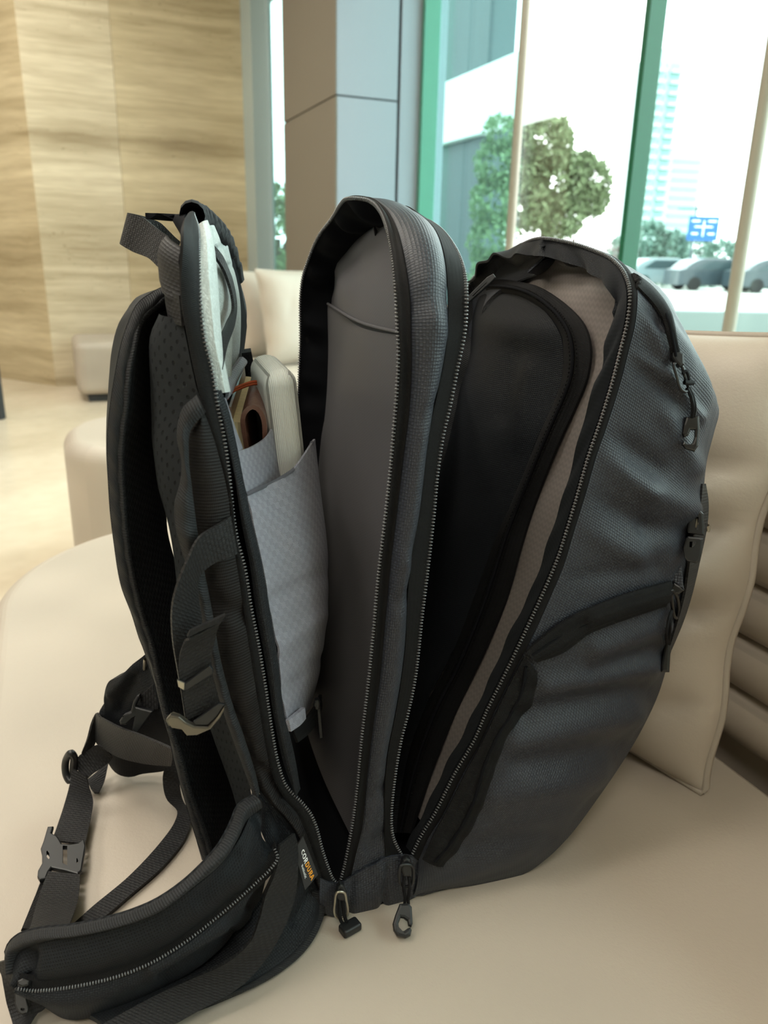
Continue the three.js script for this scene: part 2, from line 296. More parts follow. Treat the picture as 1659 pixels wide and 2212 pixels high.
{
  const t = thing('shop_front', 'tall dark glass shop wall outside with a long pale canopy band', 'building', room(5.3, -0.15, 9.5), ROOM);
  const put = (name, mt, a0, a1, y0, y1, b0, b1, label) => { const m = part(t, name, slab(a1 - a0, y1 - y0, b1 - b0), mt, label); m.position.set((a0 + a1) / 2 - 5.3, (y0 + y1) / 2 + 0.15, -((b0 + b1) / 2 - 9.5)); return m; };
  put('canopy', outM.facia, 5.18, 5.34, 2.45, 3.2, 7.75, 17, 'pale blank fascia band');
  put('building_body', outM.frame, 5.36, 5.7, -0.15, 9, 9.55, 17);
  for (let i = 0; i < 5; i++) { put('lower_pane', outM.shop, 5.3, 5.35, -0.15, 2.44, 9.52 + i * 1.5, 10.98 + i * 1.5); put('upper_pane', outM.shop2, 5.3, 5.35, 3.21, 9, 9.52 + i * 1.5, 10.98 + i * 1.5); }
}
const leafGeo = (() => { const g = new THREE.PlaneGeometry(1, 0.55, 2, 1), p = g.attributes.position; for (let i = 0; i < p.count; i++) { if (Math.abs(p.getX(i)) > 0.4) p.setY(i, p.getY(i) * 0.25); p.setZ(i, Math.abs(p.getX(i)) * -0.25); } g.computeVertexNormals(); return g; })();
function foliage(parent, blobs, n, size, mat) {
  const m = new THREE.InstancedMesh(leafGeo, mat, n), d = new THREE.Object3D(); m.name = numbered('foliage'); m.userData.kind = 'stuff'; m.castShadow = m.receiveShadow = true;
  const total = blobs.reduce((s, b) => s + b[3] ** 2, 0); let k = 0;
  blobs.forEach(([x, y, z, r], bi) => { const c = bi === blobs.length - 1 ? n - k : Math.round(n * r * r / total); for (let i = 0; i < c && k < n; i++, k++) {
    const v = V(rnd() - 0.5, rnd() - 0.5, rnd() - 0.5).normalize().multiplyScalar(r * Math.cbrt(0.25 + 0.75 * rnd()));
    d.position.set(x + v.x, y + v.y, z + v.z); d.rotation.set(rnd() * 6.3, rnd() * 6.3, rnd() * 6.3); d.scale.setScalar(size * (0.7 + 0.6 * rnd())); d.updateMatrix(); m.setMatrixAt(k, d.matrix);
  } });
  parent.add(m); return m;
}
function tree(label, px, depth, trunk, blobs, n, size, mat, name = 'tree') {
  const base = ahead(px, depth, -0.15), t = thing(name, label, name === 'tree' ? 'tree' : 'shrub', base);
  if (trunk) {
    const pts = trunk.map(([x, y, z]) => V(x, y, z)); part(t, 'trunk', new THREE.TubeGeometry(new THREE.CatmullRomCurve3(pts), 16, trunk.r ?? 0.11, 8), outM.bark);
    for (const b of blobs) part(t, 'branch', new THREE.TubeGeometry(new THREE.CatmullRomCurve3([pts[pts.length - 1], V(b[0] * 0.6, (b[1] + pts[pts.length - 1].y) / 2, b[2] * 0.6), V(b[0], b[1], b[2])]), 8, 0.045, 6), outM.bark);
  }
  foliage(t, blobs, n, size, mat); return t;
}
tree('broad olive green tree with two rounded crowns beyond the glass', 1158, 20, [[0, 0, 0], [0.02, 1, 0], [0, 1.9, 0]], [[-0.75, 3.1, 0, 0.8], [-0.2, 3.75, 0.1, 0.72], [0.2, 2.9, 0, 0.8], [0.95, 2.95, 0.1, 0.55], [1.1, 2.55, 0, 0.42], [-0.6, 2.4, 0.2, 0.7], [0.35, 2.2, 0.1, 0.6], [-0.9, 3.7, 0, 0.5], [0.75, 3.3, 0, 0.35]], 13000, 0.155, outM.leafA);
tree('tall bright green shrub beside the dark shop glass', 1048, 9.3, null, [[0, 0.5, 0, 0.3], [0.02, 0.9, 0, 0.3], [0, 1.3, 0, 0.3], [-0.02, 1.7, 0, 0.27], [0, 2.1, 0, 0.27], [0.02, 2.4, 0, 0.2]], 3000, 0.08, outM.leafB, 'shrub');
tree('small leafy green tree glimpsed through the narrow strip window', 588, 11, [[0, 0, 0], [0, 0.5, 0], [0, 1, 0]], [[0, 1.3, 0, 0.5], [0.3, 1.7, 0, 0.35], [-0.25, 1.8, 0, 0.35]], 1200, 0.12, outM.leafB);
tree('leafy dark tree standing behind the pale tower', 1380, 52, [[0, 0, 0], [0, 1, 0], [0.1, 2, 0]], [[0, 2.6, 0, 1.3], [1.5, 2.2, 0.2, 1.1], [-1.4, 2, 0, 1.0]], 1500, 0.4, outM.leafC);
tree('roundish grey green tree under the blue road sign', 1480, 60, [[0, 0, 0], [0, 1, 0], [0, 1.6, 0]], [[0, 2.2, 0, 1.4], [2.0, 2.0, 0.2, 1.2], [-1.9, 1.8, 0, 1.2]], 1500, 0.4, outM.leafC);
tree('thin pinkish bare shrub between tree trunk and green fin', 1285, 30, null, [[0, 0.8, 0, 0.75], [0.35, 1.3, 0, 0.5], [-0.5, 1.0, 0, 0.6], [0.0, 1.8, 0, 0.35]], 700, 0.13, outM.leafD, 'shrub');
tree('low clipped hedge along the street behind the cars', 1460, 46, null, [[-6, 0.6, 0, 0.9], [-4.5, 0.6, 0, 0.9], [-3, 0.6, 0, 0.9], [-1.5, 0.6, 0, 0.9], [0, 0.6, 0, 0.9], [1.5, 0.6, 0, 0.9], [3, 0.6, 0, 0.9], [4.5, 0.6, 0, 0.9]], 2400, 0.25, outM.leafC, 'hedge');
{
  const D = 300, s = D / 1749, base = ahead(1358, D, -0.15), t = thing('apartment_tower', 'tall apartment tower with stacked balconies seen through the glass, paled by painted haze', 'tower', base, 0.25), H = (563 - 165) * s;
  part(t, 'tower_core', slab(11.5, H, 12), outM.tower).position.y = H / 2;
  for (let i = 0; i < 19; i++) {
    const y = 4 + i * (H - 5) / 19;
    for (const x of [-3.4, 3.2]) { part(t, 'balcony', box(4.6, 1.1, 2.2, 0.1), outM.tower).position.set(x, y, 7); part(t, 'window', box(3.6, 1.9, 0.2, 0.05), outM.towerDark).position.set(x, y + 1.8, 6.05); }
    part(t, 'window', box(1.2, 1.6, 0.2, 0.05), outM.towerDark).position.set(-0.1, y + 1.8, 6.05);
  }
  part(t, 'roof_cap', box(7, 3, 7, 0.2), outM.tower).position.set(1, H + 1.5, 0);
  const b2 = ahead(1420, 330, -0.15), t2 = thing('office_block', 'lower block beside the apartment tower, paled by painted haze', 'building', b2, 0.25), H2 = (563 - 330) * 330 / 1749;
  part(t2, 'block_core', slab(14, H2, 14), outM.tower).position.y = H2 / 2;
  for (let i = 0; i < 12; i++) part(t2, 'window', box(12, 1.4, 0.3, 0.05), outM.towerDark).position.set(0, 4 + i * (H2 - 5) / 12, 7.1);
}
{
  const D = 50, t = thing('road_sign', 'blue road sign with white route lines on a slim pole', 'road sign', ahead(1495, D, -0.15)), y = 0.15 + EYE + 80 * D / 1749;
  part(t, 'sign_board', box(1.85, 1.4, 0.08, 0.03), outM.sign).position.y = y;
  const post = part(t, 'post', new THREE.CylinderGeometry(0.06, 0.08, y + 1.3, 12), outM.frame); post.position.set(-0.5, (y + 1.3) / 2, -0.12);
  part(t, 'gantry_arm', box(2.3, 0.1, 0.1, 0.02), outM.frame).position.set(-0.5, y + 1.1, -0.12);
  for (const [x, dy, w, h] of [[0, 0, 0.08, 0.9], [0, 0.1, 1.1, 0.08], [-0.5, -0.3, 0.4, 0.1], [0.5, -0.3, 0.4, 0.1], [-0.5, 0.42, 0.5, 0.1], [0.5, 0.42, 0.5, 0.1]]) part(t, 'route_line', box(w, h, 0.02, 0.004), outM.white).position.set(x, y + dy, 0.05);
}
function car(label, px, depth, mt) {
  const t = thing('car', label, 'car', ahead(px, depth, -0.15), 0.12);
  const s = new THREE.Shape(); s.moveTo(-2.1, 0.3); s.lineTo(2.1, 0.3); s.quadraticCurveTo(2.2, 0.75, 1.95, 0.82); s.lineTo(1.2, 0.92); s.quadraticCurveTo(0.7, 1.42, 0.3, 1.45); s.lineTo(-0.9, 1.45); s.quadraticCurveTo(-1.5, 1.35, -1.8, 0.98); s.lineTo(-2.1, 0.9); s.closePath();
  part(t, 'car_body', new THREE.ExtrudeGeometry(s, { depth: 1.6, bevelSize: 0.06, bevelThickness: 0.06, bevelSegments: 2 }).translate(0, 0, -0.8), mt);
  const w = new THREE.Shape(); w.moveTo(-1.45, 0.98); w.lineTo(1.0, 0.98); w.quadraticCurveTo(0.6, 1.36, 0.3, 1.38); w.lineTo(-0.85, 1.38); w.closePath();
  part(t, 'side_window', new THREE.ExtrudeGeometry(w, { depth: 0.02, bevelEnabled: false }).translate(0, 0, 0.86), outM.carGlass);
  for (const x of [-1.35, 1.35]) for (const z of [-0.75, 0.78]) part(t, 'wheel', new THREE.CylinderGeometry(0.32, 0.32, 0.2, 20).rotateX(Math.PI / 2), outM.tyre).position.set(x, 0.32, z);
  return t;
}
car('dark saloon car parked beyond the aqua glass pane', 1530, 40, outM.carDark);
car('pale silver car parked ahead of the dark saloon car', 1420, 43, outM.carPale);
car('dark car at the frame edge beyond the pole', 1665, 38, outM.carDark);

// ───────────────────────── sofas and cushions ─────────────────────────
function roundRect(a0, a1, b0, b1, r) {                                 // r: radii at [a0b0, a1b0, a1b1, a0b1]
  const s = new THREE.Shape(); s.moveTo(a0 + r[0], b0); s.lineTo(a1 - r[1], b0); s.absarc(a1 - r[1], b0 + r[1], r[1], -Math.PI / 2, 0); s.lineTo(a1, b1 - r[2]); s.absarc(a1 - r[2], b1 - r[2], r[2], 0, Math.PI / 2);
  s.lineTo(a0 + r[3], b1); s.absarc(a0 + r[3], b1 - r[3], r[3], Math.PI / 2, Math.PI); s.lineTo(a0, b0 + r[0]); s.absarc(a0 + r[0], b0 + r[0], r[0], Math.PI, Math.PI * 1.5); return s;
}
const upright = (g) => g.rotateX(-Math.PI / 2);                       // shape (a, b) laid flat: extrusion goes up
const cushionGeo = (s, h, bev) => upright(new THREE.ExtrudeGeometry(s, { depth: h - 2 * bev, bevelEnabled: true, bevelThickness: bev, bevelSize: bev, bevelOffset: -bev, bevelSegments: 8, curveSegments: 28 }).translate(0, 0, bev));
{
  const t = thing('sofa', 'beige leather sofa carrying the open backpack, channelled back behind the pillow', 'sofa', room(0.25, 0, 0.3), ROOM), A = 0.25, B = 0.3;
  const s = roundRect(-0.125 - A, 0.605 - A, -1.1 - B, 1.46 - B, [0.05, 0.02, 0.02, 0.34]);
  const seat = part(t, 'seat_cushion', cushionGeo(s, 0.2, 0.028), M.leather); seat.position.y = 0.22;
  const rim = s.getSpacedPoints(160).map((q) => V(q.x, 0, -q.y)); const pc = rim.map((p) => p.clone());
  part(seat, 'piping', new THREE.TubeGeometry(new THREE.CatmullRomCurve3(pc, true), 240, 0.0035, 8, true), M.leather).position.y = 0.172;
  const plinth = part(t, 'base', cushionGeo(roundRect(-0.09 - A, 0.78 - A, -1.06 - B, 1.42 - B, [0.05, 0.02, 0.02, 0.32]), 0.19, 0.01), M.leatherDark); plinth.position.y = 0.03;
  const back = part(t, 'backrest', slab(0.12, 0.58, 2.6, 0.03), M.leather); back.position.set(0.70 - A, 0.51, B - 0.2);
  for (let i = 0; i < 6; i++) {
    const g = new THREE.CapsuleGeometry(0.0315, 2.54, 8, 20).rotateX(Math.PI / 2).scale(0.8, 1, 1), m = part(back, 'channel', metreUV(g), M.leather);
    m.position.set(-0.062, -0.06 + i * 0.059 + 0.0, 0);
  }
}
function puff(w, h, d, bump) {
  const n = 60, front = [], back = [];
  for (let i = 0; i <= n; i++) { front.push([]); back.push([]); for (let j = 0; j <= n; j++) {
    const e = (k) => { const x = k / n * 2 - 1; return Math.sign(x) * (1 - (1 - Math.abs(x)) ** 1.5); };
    const x = e(i), y = e(j), X = w / 2 * x * (1 - 0.045 * (1 - y * y) + 0.012 * Math.sin(y * 11 + x * 2)), Y = h / 2 * y * (1 - 0.045 * (1 - x * x)), z = d / 2 * Math.pow((1 - x ** 4) * (1 - y ** 4), 0.6);
    front[i].push(V(X, Y, z + bump(x, y) * Math.min(1, z / (0.3 * d)))); back[i].push(V(X, Y, -z - bump(-x, y) * Math.min(1, z / (0.3 * d))));
  } }
  const mk = (G, f) => { const pos = [], uv = [], id = []; G.forEach((r) => r.forEach((p) => { pos.push(p.x, p.y, p.z); uv.push(p.x, p.y); })); for (let i = 0; i < n; i++) for (let j = 0; j < n; j++) { const a = i * (n + 1) + j, b = a + 1, c = a + n + 1, e = c + 1; f ? id.push(a, b, c, b, e, c) : id.push(a, c, b, b, c, e); } const g = new THREE.BufferGeometry(); g.setAttribute('position', new THREE.Float32BufferAttribute(pos, 3)); g.setAttribute('uv', new THREE.Float32BufferAttribute(uv, 2)); g.setIndex(id); g.computeVertexNormals(); return g; };
  const outline = []; for (const side of [0, 1, 2, 3]) for (let k = 0; k < n; k += 3) { const q = side === 0 ? front[k][0] : side === 1 ? front[n][k] : side === 2 ? front[n - k][n] : front[0][n - k]; outline.push(q.clone()); }
  return { body: merge([mk(front, false), mk(back, true)]), seam: new THREE.TubeGeometry(new THREE.CatmullRomCurve3(outline, true, 'centripetal'), 200, 0.004, 6, true) };
}
function pillow(label, pos, turnY, lean, w, h, d, mat, k) {
  const t = thing('throw_pillow', label, 'pillow', pos, turnY);
  const crease = (x, y) => { let z = 0; for (const [cx, cy, ang, len, wd, am] of k) { const c = Math.cos(ang), s = Math.sin(ang), u = (x - cx) * c + (y - cy) * s, v = -(x - cx) * s + (y - cy) * c; z += 1.5 * am * Math.exp(-((u / len) ** 2) - Math.sqrt((v / wd) ** 2 + 0.2) + 0.45); } return z + 0.0016 * (noise(x * 5 + 9, y * 5 + 3) - 0.5); };
  const g = puff(w, h, d, crease); for (const q of [g.body, g.seam]) q.translate(0, h / 2, 0).rotateX(-lean);
  part(t, 'cover', g.body, mat); part(t, 'seam', g.seam, mat); return t;
}
{
  // local x runs along the bottom edge (towards the right and the camera), local z towards the viewer's side
  const corner = onHeight(1508, 1712, SEAT), dir = V(0.65, 0, 0.76), c = corner.clone().addScaledVector(dir, -0.222);
  pillow('large beige leather pillow with creased side behind the backpack', c.add(V(0, 0.002, 0)), -Math.atan2(0.76, 0.65), 0.14, 0.46, 0.43, 0.13, M.leather,
    [[0.75, 0.15, 0.35, 0.35, 0.05, -0.014], [0.8, -0.22, 0.4, 0.34, 0.05, -0.014], [0.7, 0.42, 0.2, 0.4, 0.07, -0.01], [0.55, -0.5, 0.5, 0.45, 0.06, -0.012], [0.82, -0.03, 0.3, 0.3, 0.07, 0.01], [0.4, 0.7, 1.0, 0.25, 0.1, -0.008], [0.3, -0.1, 0.6, 0.4, 0.1, -0.006], [0.85, -0.62, 0.5, 0.2, 0.06, -0.01], [0.75, -0.36, 0.45, 0.3, 0.06, 0.01], [0.6, 0.28, 0.3, 0.3, 0.06, 0.008]]);
}
function bench(label, a0, a1, b0, b1, r, top = SEAT) {
  const t = thing('sofa', label, 'sofa', room((a0 + a1) / 2, 0, (b0 + b1) / 2), ROOM), A = (a0 + a1) / 2, B = (b0 + b1) / 2;
  part(t, 'seat_cushion', cushionGeo(roundRect(a0 - A, a1 - A, b0 - B, b1 - B, r), top - 0.05, 0.045), M.leather).position.y = 0.05;
  part(t, 'base', slab(a1 - a0 - 0.12, 0.06, b1 - b0 - 0.12), M.joint).position.y = 0.03;
  return t;
}
bench('round cornered beige leather bench just past the far end of the main sofa', -0.01, 0.95, 2.05, 2.62, [0.16, 0.1, 0.1, 0.3]);
bench('beige leather bench set against the travertine wall', 0.1, 1.3, 5.2, 5.85, [0.07, 0.05, 0.05, 0.05], 0.375);
{
  const t = bench('beige leather sofa with two pillows in front of the clad column', 0.82, 1.95, 3.3, 4.15, [0.06, 0.05, 0.05, 0.05]);
}
pillow('beige leather pillow on the far sofa, the nearer one with a pinched edge', room(1.12, SEAT, 3.62), ROOM + 0.35, 0.2, 0.46, 0.44, 0.15, M.leather, [[0.2, -0.3, 0.2, 0.4, 0.1, -0.006], [-0.5, 0.2, 1.2, 0.3, 0.1, -0.005]]);
pillow('beige leather pillow half hidden behind the nearer one on the far sofa', room(1.08, SEAT, 3.95), ROOM + 0.2, 0.12, 0.46, 0.42, 0.14, M.leather, [[0.2, 0.3, 0.2, 0.4, 0.1, -0.005]]);

// ───────────────────────── the backpack ─────────────────────────
// Points are [pixel x, pixel y, depth w] on the bag's own upright planes (w = 0 the near side, 0.28 the far side, metres), or ph(x, y, height above the seat).
const bag = thing('backpack', 'large black travel backpack standing on the sofa with three compartments unzipped and fanned open', 'backpack', BAG, TURN);
bag.updateMatrixWorld(true);
const w0 = (l, w = 0) => l.map((e) => (e.isVector3 ? e : [e[0], e[1], (e[2] ?? 0) + w]));
const A1 = w0([[732, 1910], [720, 1900], [707, 1869], [695, 1833], [684, 1790], [670, 1757], [650, 1732], [636, 1718], [617, 1696], [600, 1647], [586, 1572], [574, 1491], [558, 1393], [542, 1312], [529, 1230], [512, 1165], [504, 1116], [494, 1022], [483, 941], [470, 876], [457, 794], [441, 729], [431, 648, 0.005], [428, 566, 0.02], [427, 501, 0.05], [417, 463, 0.1]]);
const A2 = [[434, 474, 0.16], [460, 490, 0.2], [490, 530, 0.245], [505, 570, 0.26], [520, 640, 0.275], [528, 690, 0.28], [522, 750, 0.28], L(-0.034, 0.36, 0.28), L(-0.028, 0.2, 0.28), L(-0.014, 0.1, 0.28), L(0, 0.02, 0.28)];
const A1T = w0([[705, 1925], [692, 1885], [678, 1845], [662, 1800], [640, 1752], [615, 1725], [590, 1680], [572, 1600], [560, 1530], [545, 1440], [528, 1330], [515, 1240], [500, 1150], [493, 1071], [470, 973], [441, 885], [425, 827], [402, 713], [390, 632], [393, 520], [396, 480, 0.04], [408, 459, 0.09]], -0.001);
const B1 = w0([[735, 1904], [746, 1862], [763, 1769], [773, 1690], [781, 1600], [795, 1480], [806, 1371], [817, 1245], [833, 1110], [844, 1006], [852, 908], [857, 843], [860, 762], [858, 697, 0.003], [855, 631, 0.01], [850, 566, 0.025], [838, 501, 0.05], [821, 456, 0.085], [795, 433, 0.115], [752, 429, 0.14]]);
const S1 = w0([[756, 1904], [767, 1853], [784, 1780], [792, 1690], [806, 1570], [821, 1462], [831, 1353], [843, 1227], [858, 1100], [873, 973], [883, 892], [888, 811], [888, 713], [885, 632, 0.005], [873, 550, 0.02], [854, 485, 0.055], [825, 445, 0.1], [790, 428, 0.14]], -0.002);
const S2 = w0([[832, 1874], [830, 1769], [831, 1690], [838, 1620], [850, 1560], [864, 1480], [875, 1389], [880, 1281], [889, 1190], [903, 1120], [912, 1055], [921, 973], [931, 908], [945, 843], [961, 762], [967, 697], [966, 615, 0.008], [958, 550, 0.025], [939, 498, 0.06], [905, 465, 0.1], [868, 446, 0.14]], -0.002);
const B2 = w0([[868, 1849], [849, 1807], [845, 1769], [851, 1693], [866, 1600], [880, 1545], [897, 1462], [911, 1335], [924, 1227], [937, 1110], [945, 1022], [957, 941], [972, 876], [988, 794], [1004, 713], [1007, 648], [1004, 599, 0.012], [994, 560, 0.03], [971, 518, 0.06], [942, 488, 0.1], [909, 475, 0.14]]);
const C1 = w0([[889, 1849], [910, 1805], [940, 1756], [982, 1672], [1024, 1600], [1052, 1535], [1095, 1448], [1131, 1372], [1171, 1285], [1203, 1210], [1226, 1140], [1247, 1070], [1271, 986], [1297, 910], [1322, 828], [1341, 754], [1356, 691], [1361, 636, 0.004], [1350, 594, 0.02], [1324, 562, 0.04], [1280, 540, 0.07], [1230, 524, 0.1], [1165, 515, 0.145]]);
const C1T = w0([[905, 1855], [928, 1805], [958, 1756], [999, 1672], [1040, 1600], [1069, 1535], [1112, 1448], [1148, 1378], [1188, 1290], [1218, 1218], [1240, 1145], [1262, 1074], [1286, 990], [1312, 914], [1338, 832], [1357, 758], [1372, 695], [1376, 636, 0.004], [1366, 598, 0.025], [1340, 570, 0.05], [1300, 553, 0.08], [1240, 535, 0.11], L(0.215, 0.497, 0.14)], -0.003);
const F3 = [[890, 1934, 0], [950, 1921, 0], [1050, 1907, 0], [1130, 1887, 0], [1180, 1853, -0.004], [1230, 1803, -0.002], [1290, 1723, 0.015], [1340, 1650, 0.022], [1382, 1580, 0.025], [1420, 1500, 0.025], [1450, 1400, 0.025], [1482, 1310, 0.025], [1504, 1230, 0.025], [1516, 1160, 0.025], [1517, 1090, 0.025], [1524, 1000, 0.025], [1540, 935, 0.025], [1551, 885, 0.025], [1529, 836, 0.025], [1507, 797, 0.025], [1486, 753, 0.028], [1469, 715, 0.034], [1459, 680, 0.045], [1439, 645, 0.065], [1408, 615, 0.095], [1376, 599, 0.12], L(0.247, 0.474, 0.14)];

// rear compartment: back panel with foam, gusset, zipper
const padR = w0([[394, 690, 0.012], [408, 762, 0.005], [427, 846, 0.002], [440, 880], [412, 925], [405, 990], [410, 1050], [418, 1136], [432, 1230], [450, 1330], [470, 1440], [498, 1550], [535, 1680], [550, 1750]]);
const padL = w0([[362, 668], [331, 713], [326, 811], [330, 908], [340, 973], [349, 1038], [371, 1100], [386, 1168], [394, 1260], [410, 1360], [440, 1480], [470, 1570], [515, 1690], [535, 1765]], 0.06);
const padM = mixLists(padR, padL, 0.55).map((p) => p.add(L(-0.008, 0, -0.012)));
const padFar = (l, dt) => spl(l, 24).map((p) => V(p.x + dt, p.y, -0.28 - p.z));
const pad = part(bag, 'back_panel', loft([padR, padM, padL, padFar(padL, 0.03), padFar(padR, 0.055)], 70, 44, { swap: true }), M.holes, 'padded back panel of perforated dark foam');
const stripL = w0([[425, 853], [395, 882], [382, 941], [392, 1000], [390, 1040], [377, 1087], [380, 1140], [405, 1230], [430, 1320], [452, 1426], [478, 1523], [500, 1588], [530, 1670], [545, 1712]], -0.004);
const stripR = w0([[444, 889], [412, 928], [408, 990], [415, 1055], [425, 1136], [441, 1230], [457, 1312], [477, 1426], [503, 1523], [526, 1588], [552, 1670], [560, 1705]], -0.004);
part(pad, 'edge_binding', loft([stripL, stripR], 80, 8, { th: 0.003, bump: (s, q) => 0.005 * Math.sin(Math.PI * q) + 0.0008 * Math.sin(s * 90) }), M.binding);
const gus = part(bag, 'rear_gusset', loft([w0([[444, 889], [412, 928], [408, 990], [415, 1055], [425, 1136], [441, 1230], [457, 1312], [477, 1426], [503, 1523], [526, 1588], [552, 1670], [560, 1705], [600, 1745], [640, 1795], [662, 1850], [690, 1935]]), A1T.slice(0, 16).reverse()], 90, 14, { th: 0.002, bump: (s, q, p) => 0.004 * Math.sin(Math.PI * q) + folds([[470, 1300, 530, 1330, 18, -0.003], [520, 1520, 570, 1480, 20, 0.002], [560, 1650, 640, 1760, 12, -0.005], [590, 1720, 650, 1800, 10, 0.003]])(s, q, p) }), M.rib, 'ribbed brownish black side gusset');
part(gus, 'lower_corner', loft([w0([[556, 1705], [590, 1760], [628, 1835], [655, 1900], [690, 1964]]), w0([[615, 1725], [640, 1752], [668, 1810], [694, 1885], [724, 1972]])], 24, 8, { th: 0.003 }), M.twill);
const tapeA = part(bag, 'rear_zipper', loft([A1T, A1.slice(0, 26)], 120, 5, { th: 0.0018, bump: (s, q) => 0.0012 * Math.sin(q * Math.PI) }), M.tape, 'open rear zipper edge');
part(tapeA, 'zipper_teeth', teeth([...A1, ...A2.slice(0, 8)]), M.teeth, null, true);
part(tapeA, 'inner_binding', loft([w0([[470, 843], [484, 905], [500, 975], [513, 1060], [520, 1116], [540, 1220], [552, 1312], [567, 1393], [583, 1491], [596, 1572], [612, 1647], [632, 1700], [640, 1716]], 0.003), w0([[475, 843], [492, 885], [509, 957], [525, 1038], [541, 1116], [561, 1198], [575, 1270], [587, 1344], [600, 1425], [613, 1539], [626, 1588], [640, 1653], [648, 1706]], 0.001)], 80, 6, { th: 0.002, bump: (s, q) => 0.004 * Math.sin(Math.PI * q) }), M.twill);
const a1 = spl([...A1, [424, 464, 0.13]], 60), a2 = spl([...A2].reverse().concat([[424, 464, 0.13]]), 60);
const rearLining = part(bag, 'rear_lining', loft([a1.map((p) => p.clone().add(L(-0.004, -0.002, 0.003))), a1.map((p, i) => p.clone().lerp(a2[i], 0.25).add(L(-0.012, -0.002, 0))), a1.map((p, i) => p.clone().lerp(a2[i], 0.7).add(L(-0.012, -0.002, 0))), a2.map((p) => p.clone().add(L(0, -0.002, -0.003)))], 60, 20, { th: 0.004 }), M.dark);
part(rearLining, 'top_gather', (() => { const g = tube([[415, 466, 0.11], [424, 470, 0.14], [436, 474, 0.165], [455, 490, 0.19], [474, 510, 0.22], [487, 532, 0.245], [497, 560, 0.26], [508, 600, 0.27]], 0.0085, 90, 12); const p = g.attributes.position, c = V(); for (let i = 0; i < p.count; i++) { const k = Math.floor(i / 13); c.fromBufferAttribute(p, i); c.y += 0.002 * Math.sin(k * 0.75); c.z += 0.0016 * Math.sin(k * 0.75 + 1); p.setXYZ(i, c.x, c.y, c.z); } g.computeVertexNormals(); return g; })(), M.twill);
part(rearLining, 'far_edge', loft([[[486, 528, 0.25], [497, 557, 0.262], [513, 602, 0.27], [529, 664, 0.278], [529, 697, 0.28], [519, 745, 0.28], [508, 775, 0.27]], [[478, 545, 0.25], [493, 570, 0.255], [506, 610, 0.26], [516, 664, 0.265], [517, 697, 0.265], [510, 745, 0.265], [498, 775, 0.26]]], 30, 4, { th: 0.003 }), M.twill);
// handle, strap anchor, load strap
const hTop = [[366, 512, 0.07], [348, 500, 0.08], [330, 486, 0.09], [308, 469, 0.1], [279, 461, 0.115]], hBot = [[343, 577, 0.07], [325, 560, 0.08], [308, 552, 0.09], [290, 545, 0.1], [262, 528, 0.115]];
const grab = part(bag, 'grab_handle', loft([[...hTop, ...mirror(hTop, 0.012)], [...hBot, ...mirror(hBot, 0.012)]], 60, 8, { th: 0.0022 }), M.web, 'webbing carry handle sticking out at the top');
part(grab, 'anchor_webbing', loft([[[362, 511, 0.055], [352, 540, 0.05], [342, 578, 0.045], [341, 605, 0.04], [350, 622, 0.036]], [[397, 536, 0.02], [396, 570, 0.016], [394, 605, 0.012], [392, 640, 0.01], [392, 655, 0.01]]], 20, 10, { th: 0.002, bump: (s, q) => 0.003 * Math.sin(Math.PI * q) + 0.002 * Math.sin(s * 6) }), M.web);
part(grab, 'anchor_webbing', loft([[[358, 618, 0.045], [360, 650, 0.04], [367, 690, 0.035]], [[390, 638, 0.008], [393, 670, 0.008], [396, 704, 0.008]]], 14, 8, { th: 0.002, bump: (s, q) => 0.002 * Math.sin(Math.PI * q) }), M.web);
// near shoulder strap
const stO = w0([[372, 620, 0.04], [348, 622, 0.03], [330, 632, 0.025], [298, 656, 0.015], [278, 697, 0.01], [262, 745, 0.005], [249, 811], [239, 876], [233, 941], [234, 1022], [239, 1104], [246, 1165], [262, 1263], [286, 1328], [301, 1377], [314, 1409], [330, 1458], [343, 1507], [359, 1556], [372, 1621], [386, 1679], [402, 1735], [421, 1800], [440, 1855]], 0.03);
const stB = w0([[376, 655, 0.03], [360, 650, 0.025], [337, 667, 0.02], [307, 697, 0.012], [294, 745, 0.005], [281, 811], [275, 876], [267, 941], [264, 1000], [268, 1071], [273, 1140], [280, 1198], [294, 1269], [307, 1321], [330, 1393], [338, 1430], [347, 1474], [358, 1525], [371, 1572], [393, 1637], [410, 1702], [434, 1767], [452, 1820], [462, 1855]], 0.03);
const stI = w0([[380, 668], [362, 672], [346, 705], [334, 750], [326, 811], [328, 876], [331, 941], [336, 1000], [344, 1060], [353, 1104], [357, 1150], [368, 1195], [386, 1250], [400, 1300], [415, 1370], [430, 1440], [450, 1510], [470, 1570], [486, 1640], [500, 1690], [510, 1735], [520, 1785], [524, 1820], [526, 1855]], 0.1);
const stBack = stI.map((e) => pt(...e).add(L(-0.022, 0.002, 0.004)));
const strap = part(bag, 'shoulder_strap', loft([stO, stBack.map((p, i) => p.clone().lerp(P([stO[i]])[0], 0.5).add(L(-0.006, 0, 0))), stBack], 110, 10, { th: 0.001 }), M.twill, 'wide padded shoulder strap with ribbed edge');
part(strap, 'strap_lining', loft([stB, stI, stBack], 110, 16, { th: 0.001 }), M.spacer);
part(strap, 'edge_binding', loft([stO, stB], 140, 8, { th: 0.002, bump: (s, q) => 0.0035 * Math.sin(Math.PI * q) + 0.0006 * Math.sin(s * 160) }), M.binding);
part(strap, 'stitched_edge', loft([stB.map(([x, y, w]) => [x - 11, y + 2, w - 0.003]), stB.map(([x, y, w]) => [x + 3, y, w - 0.002])], 140, 5, { th: 0.0015, bump: (s, q) => 0.0022 * Math.sin(Math.PI * q) }), M.binding);
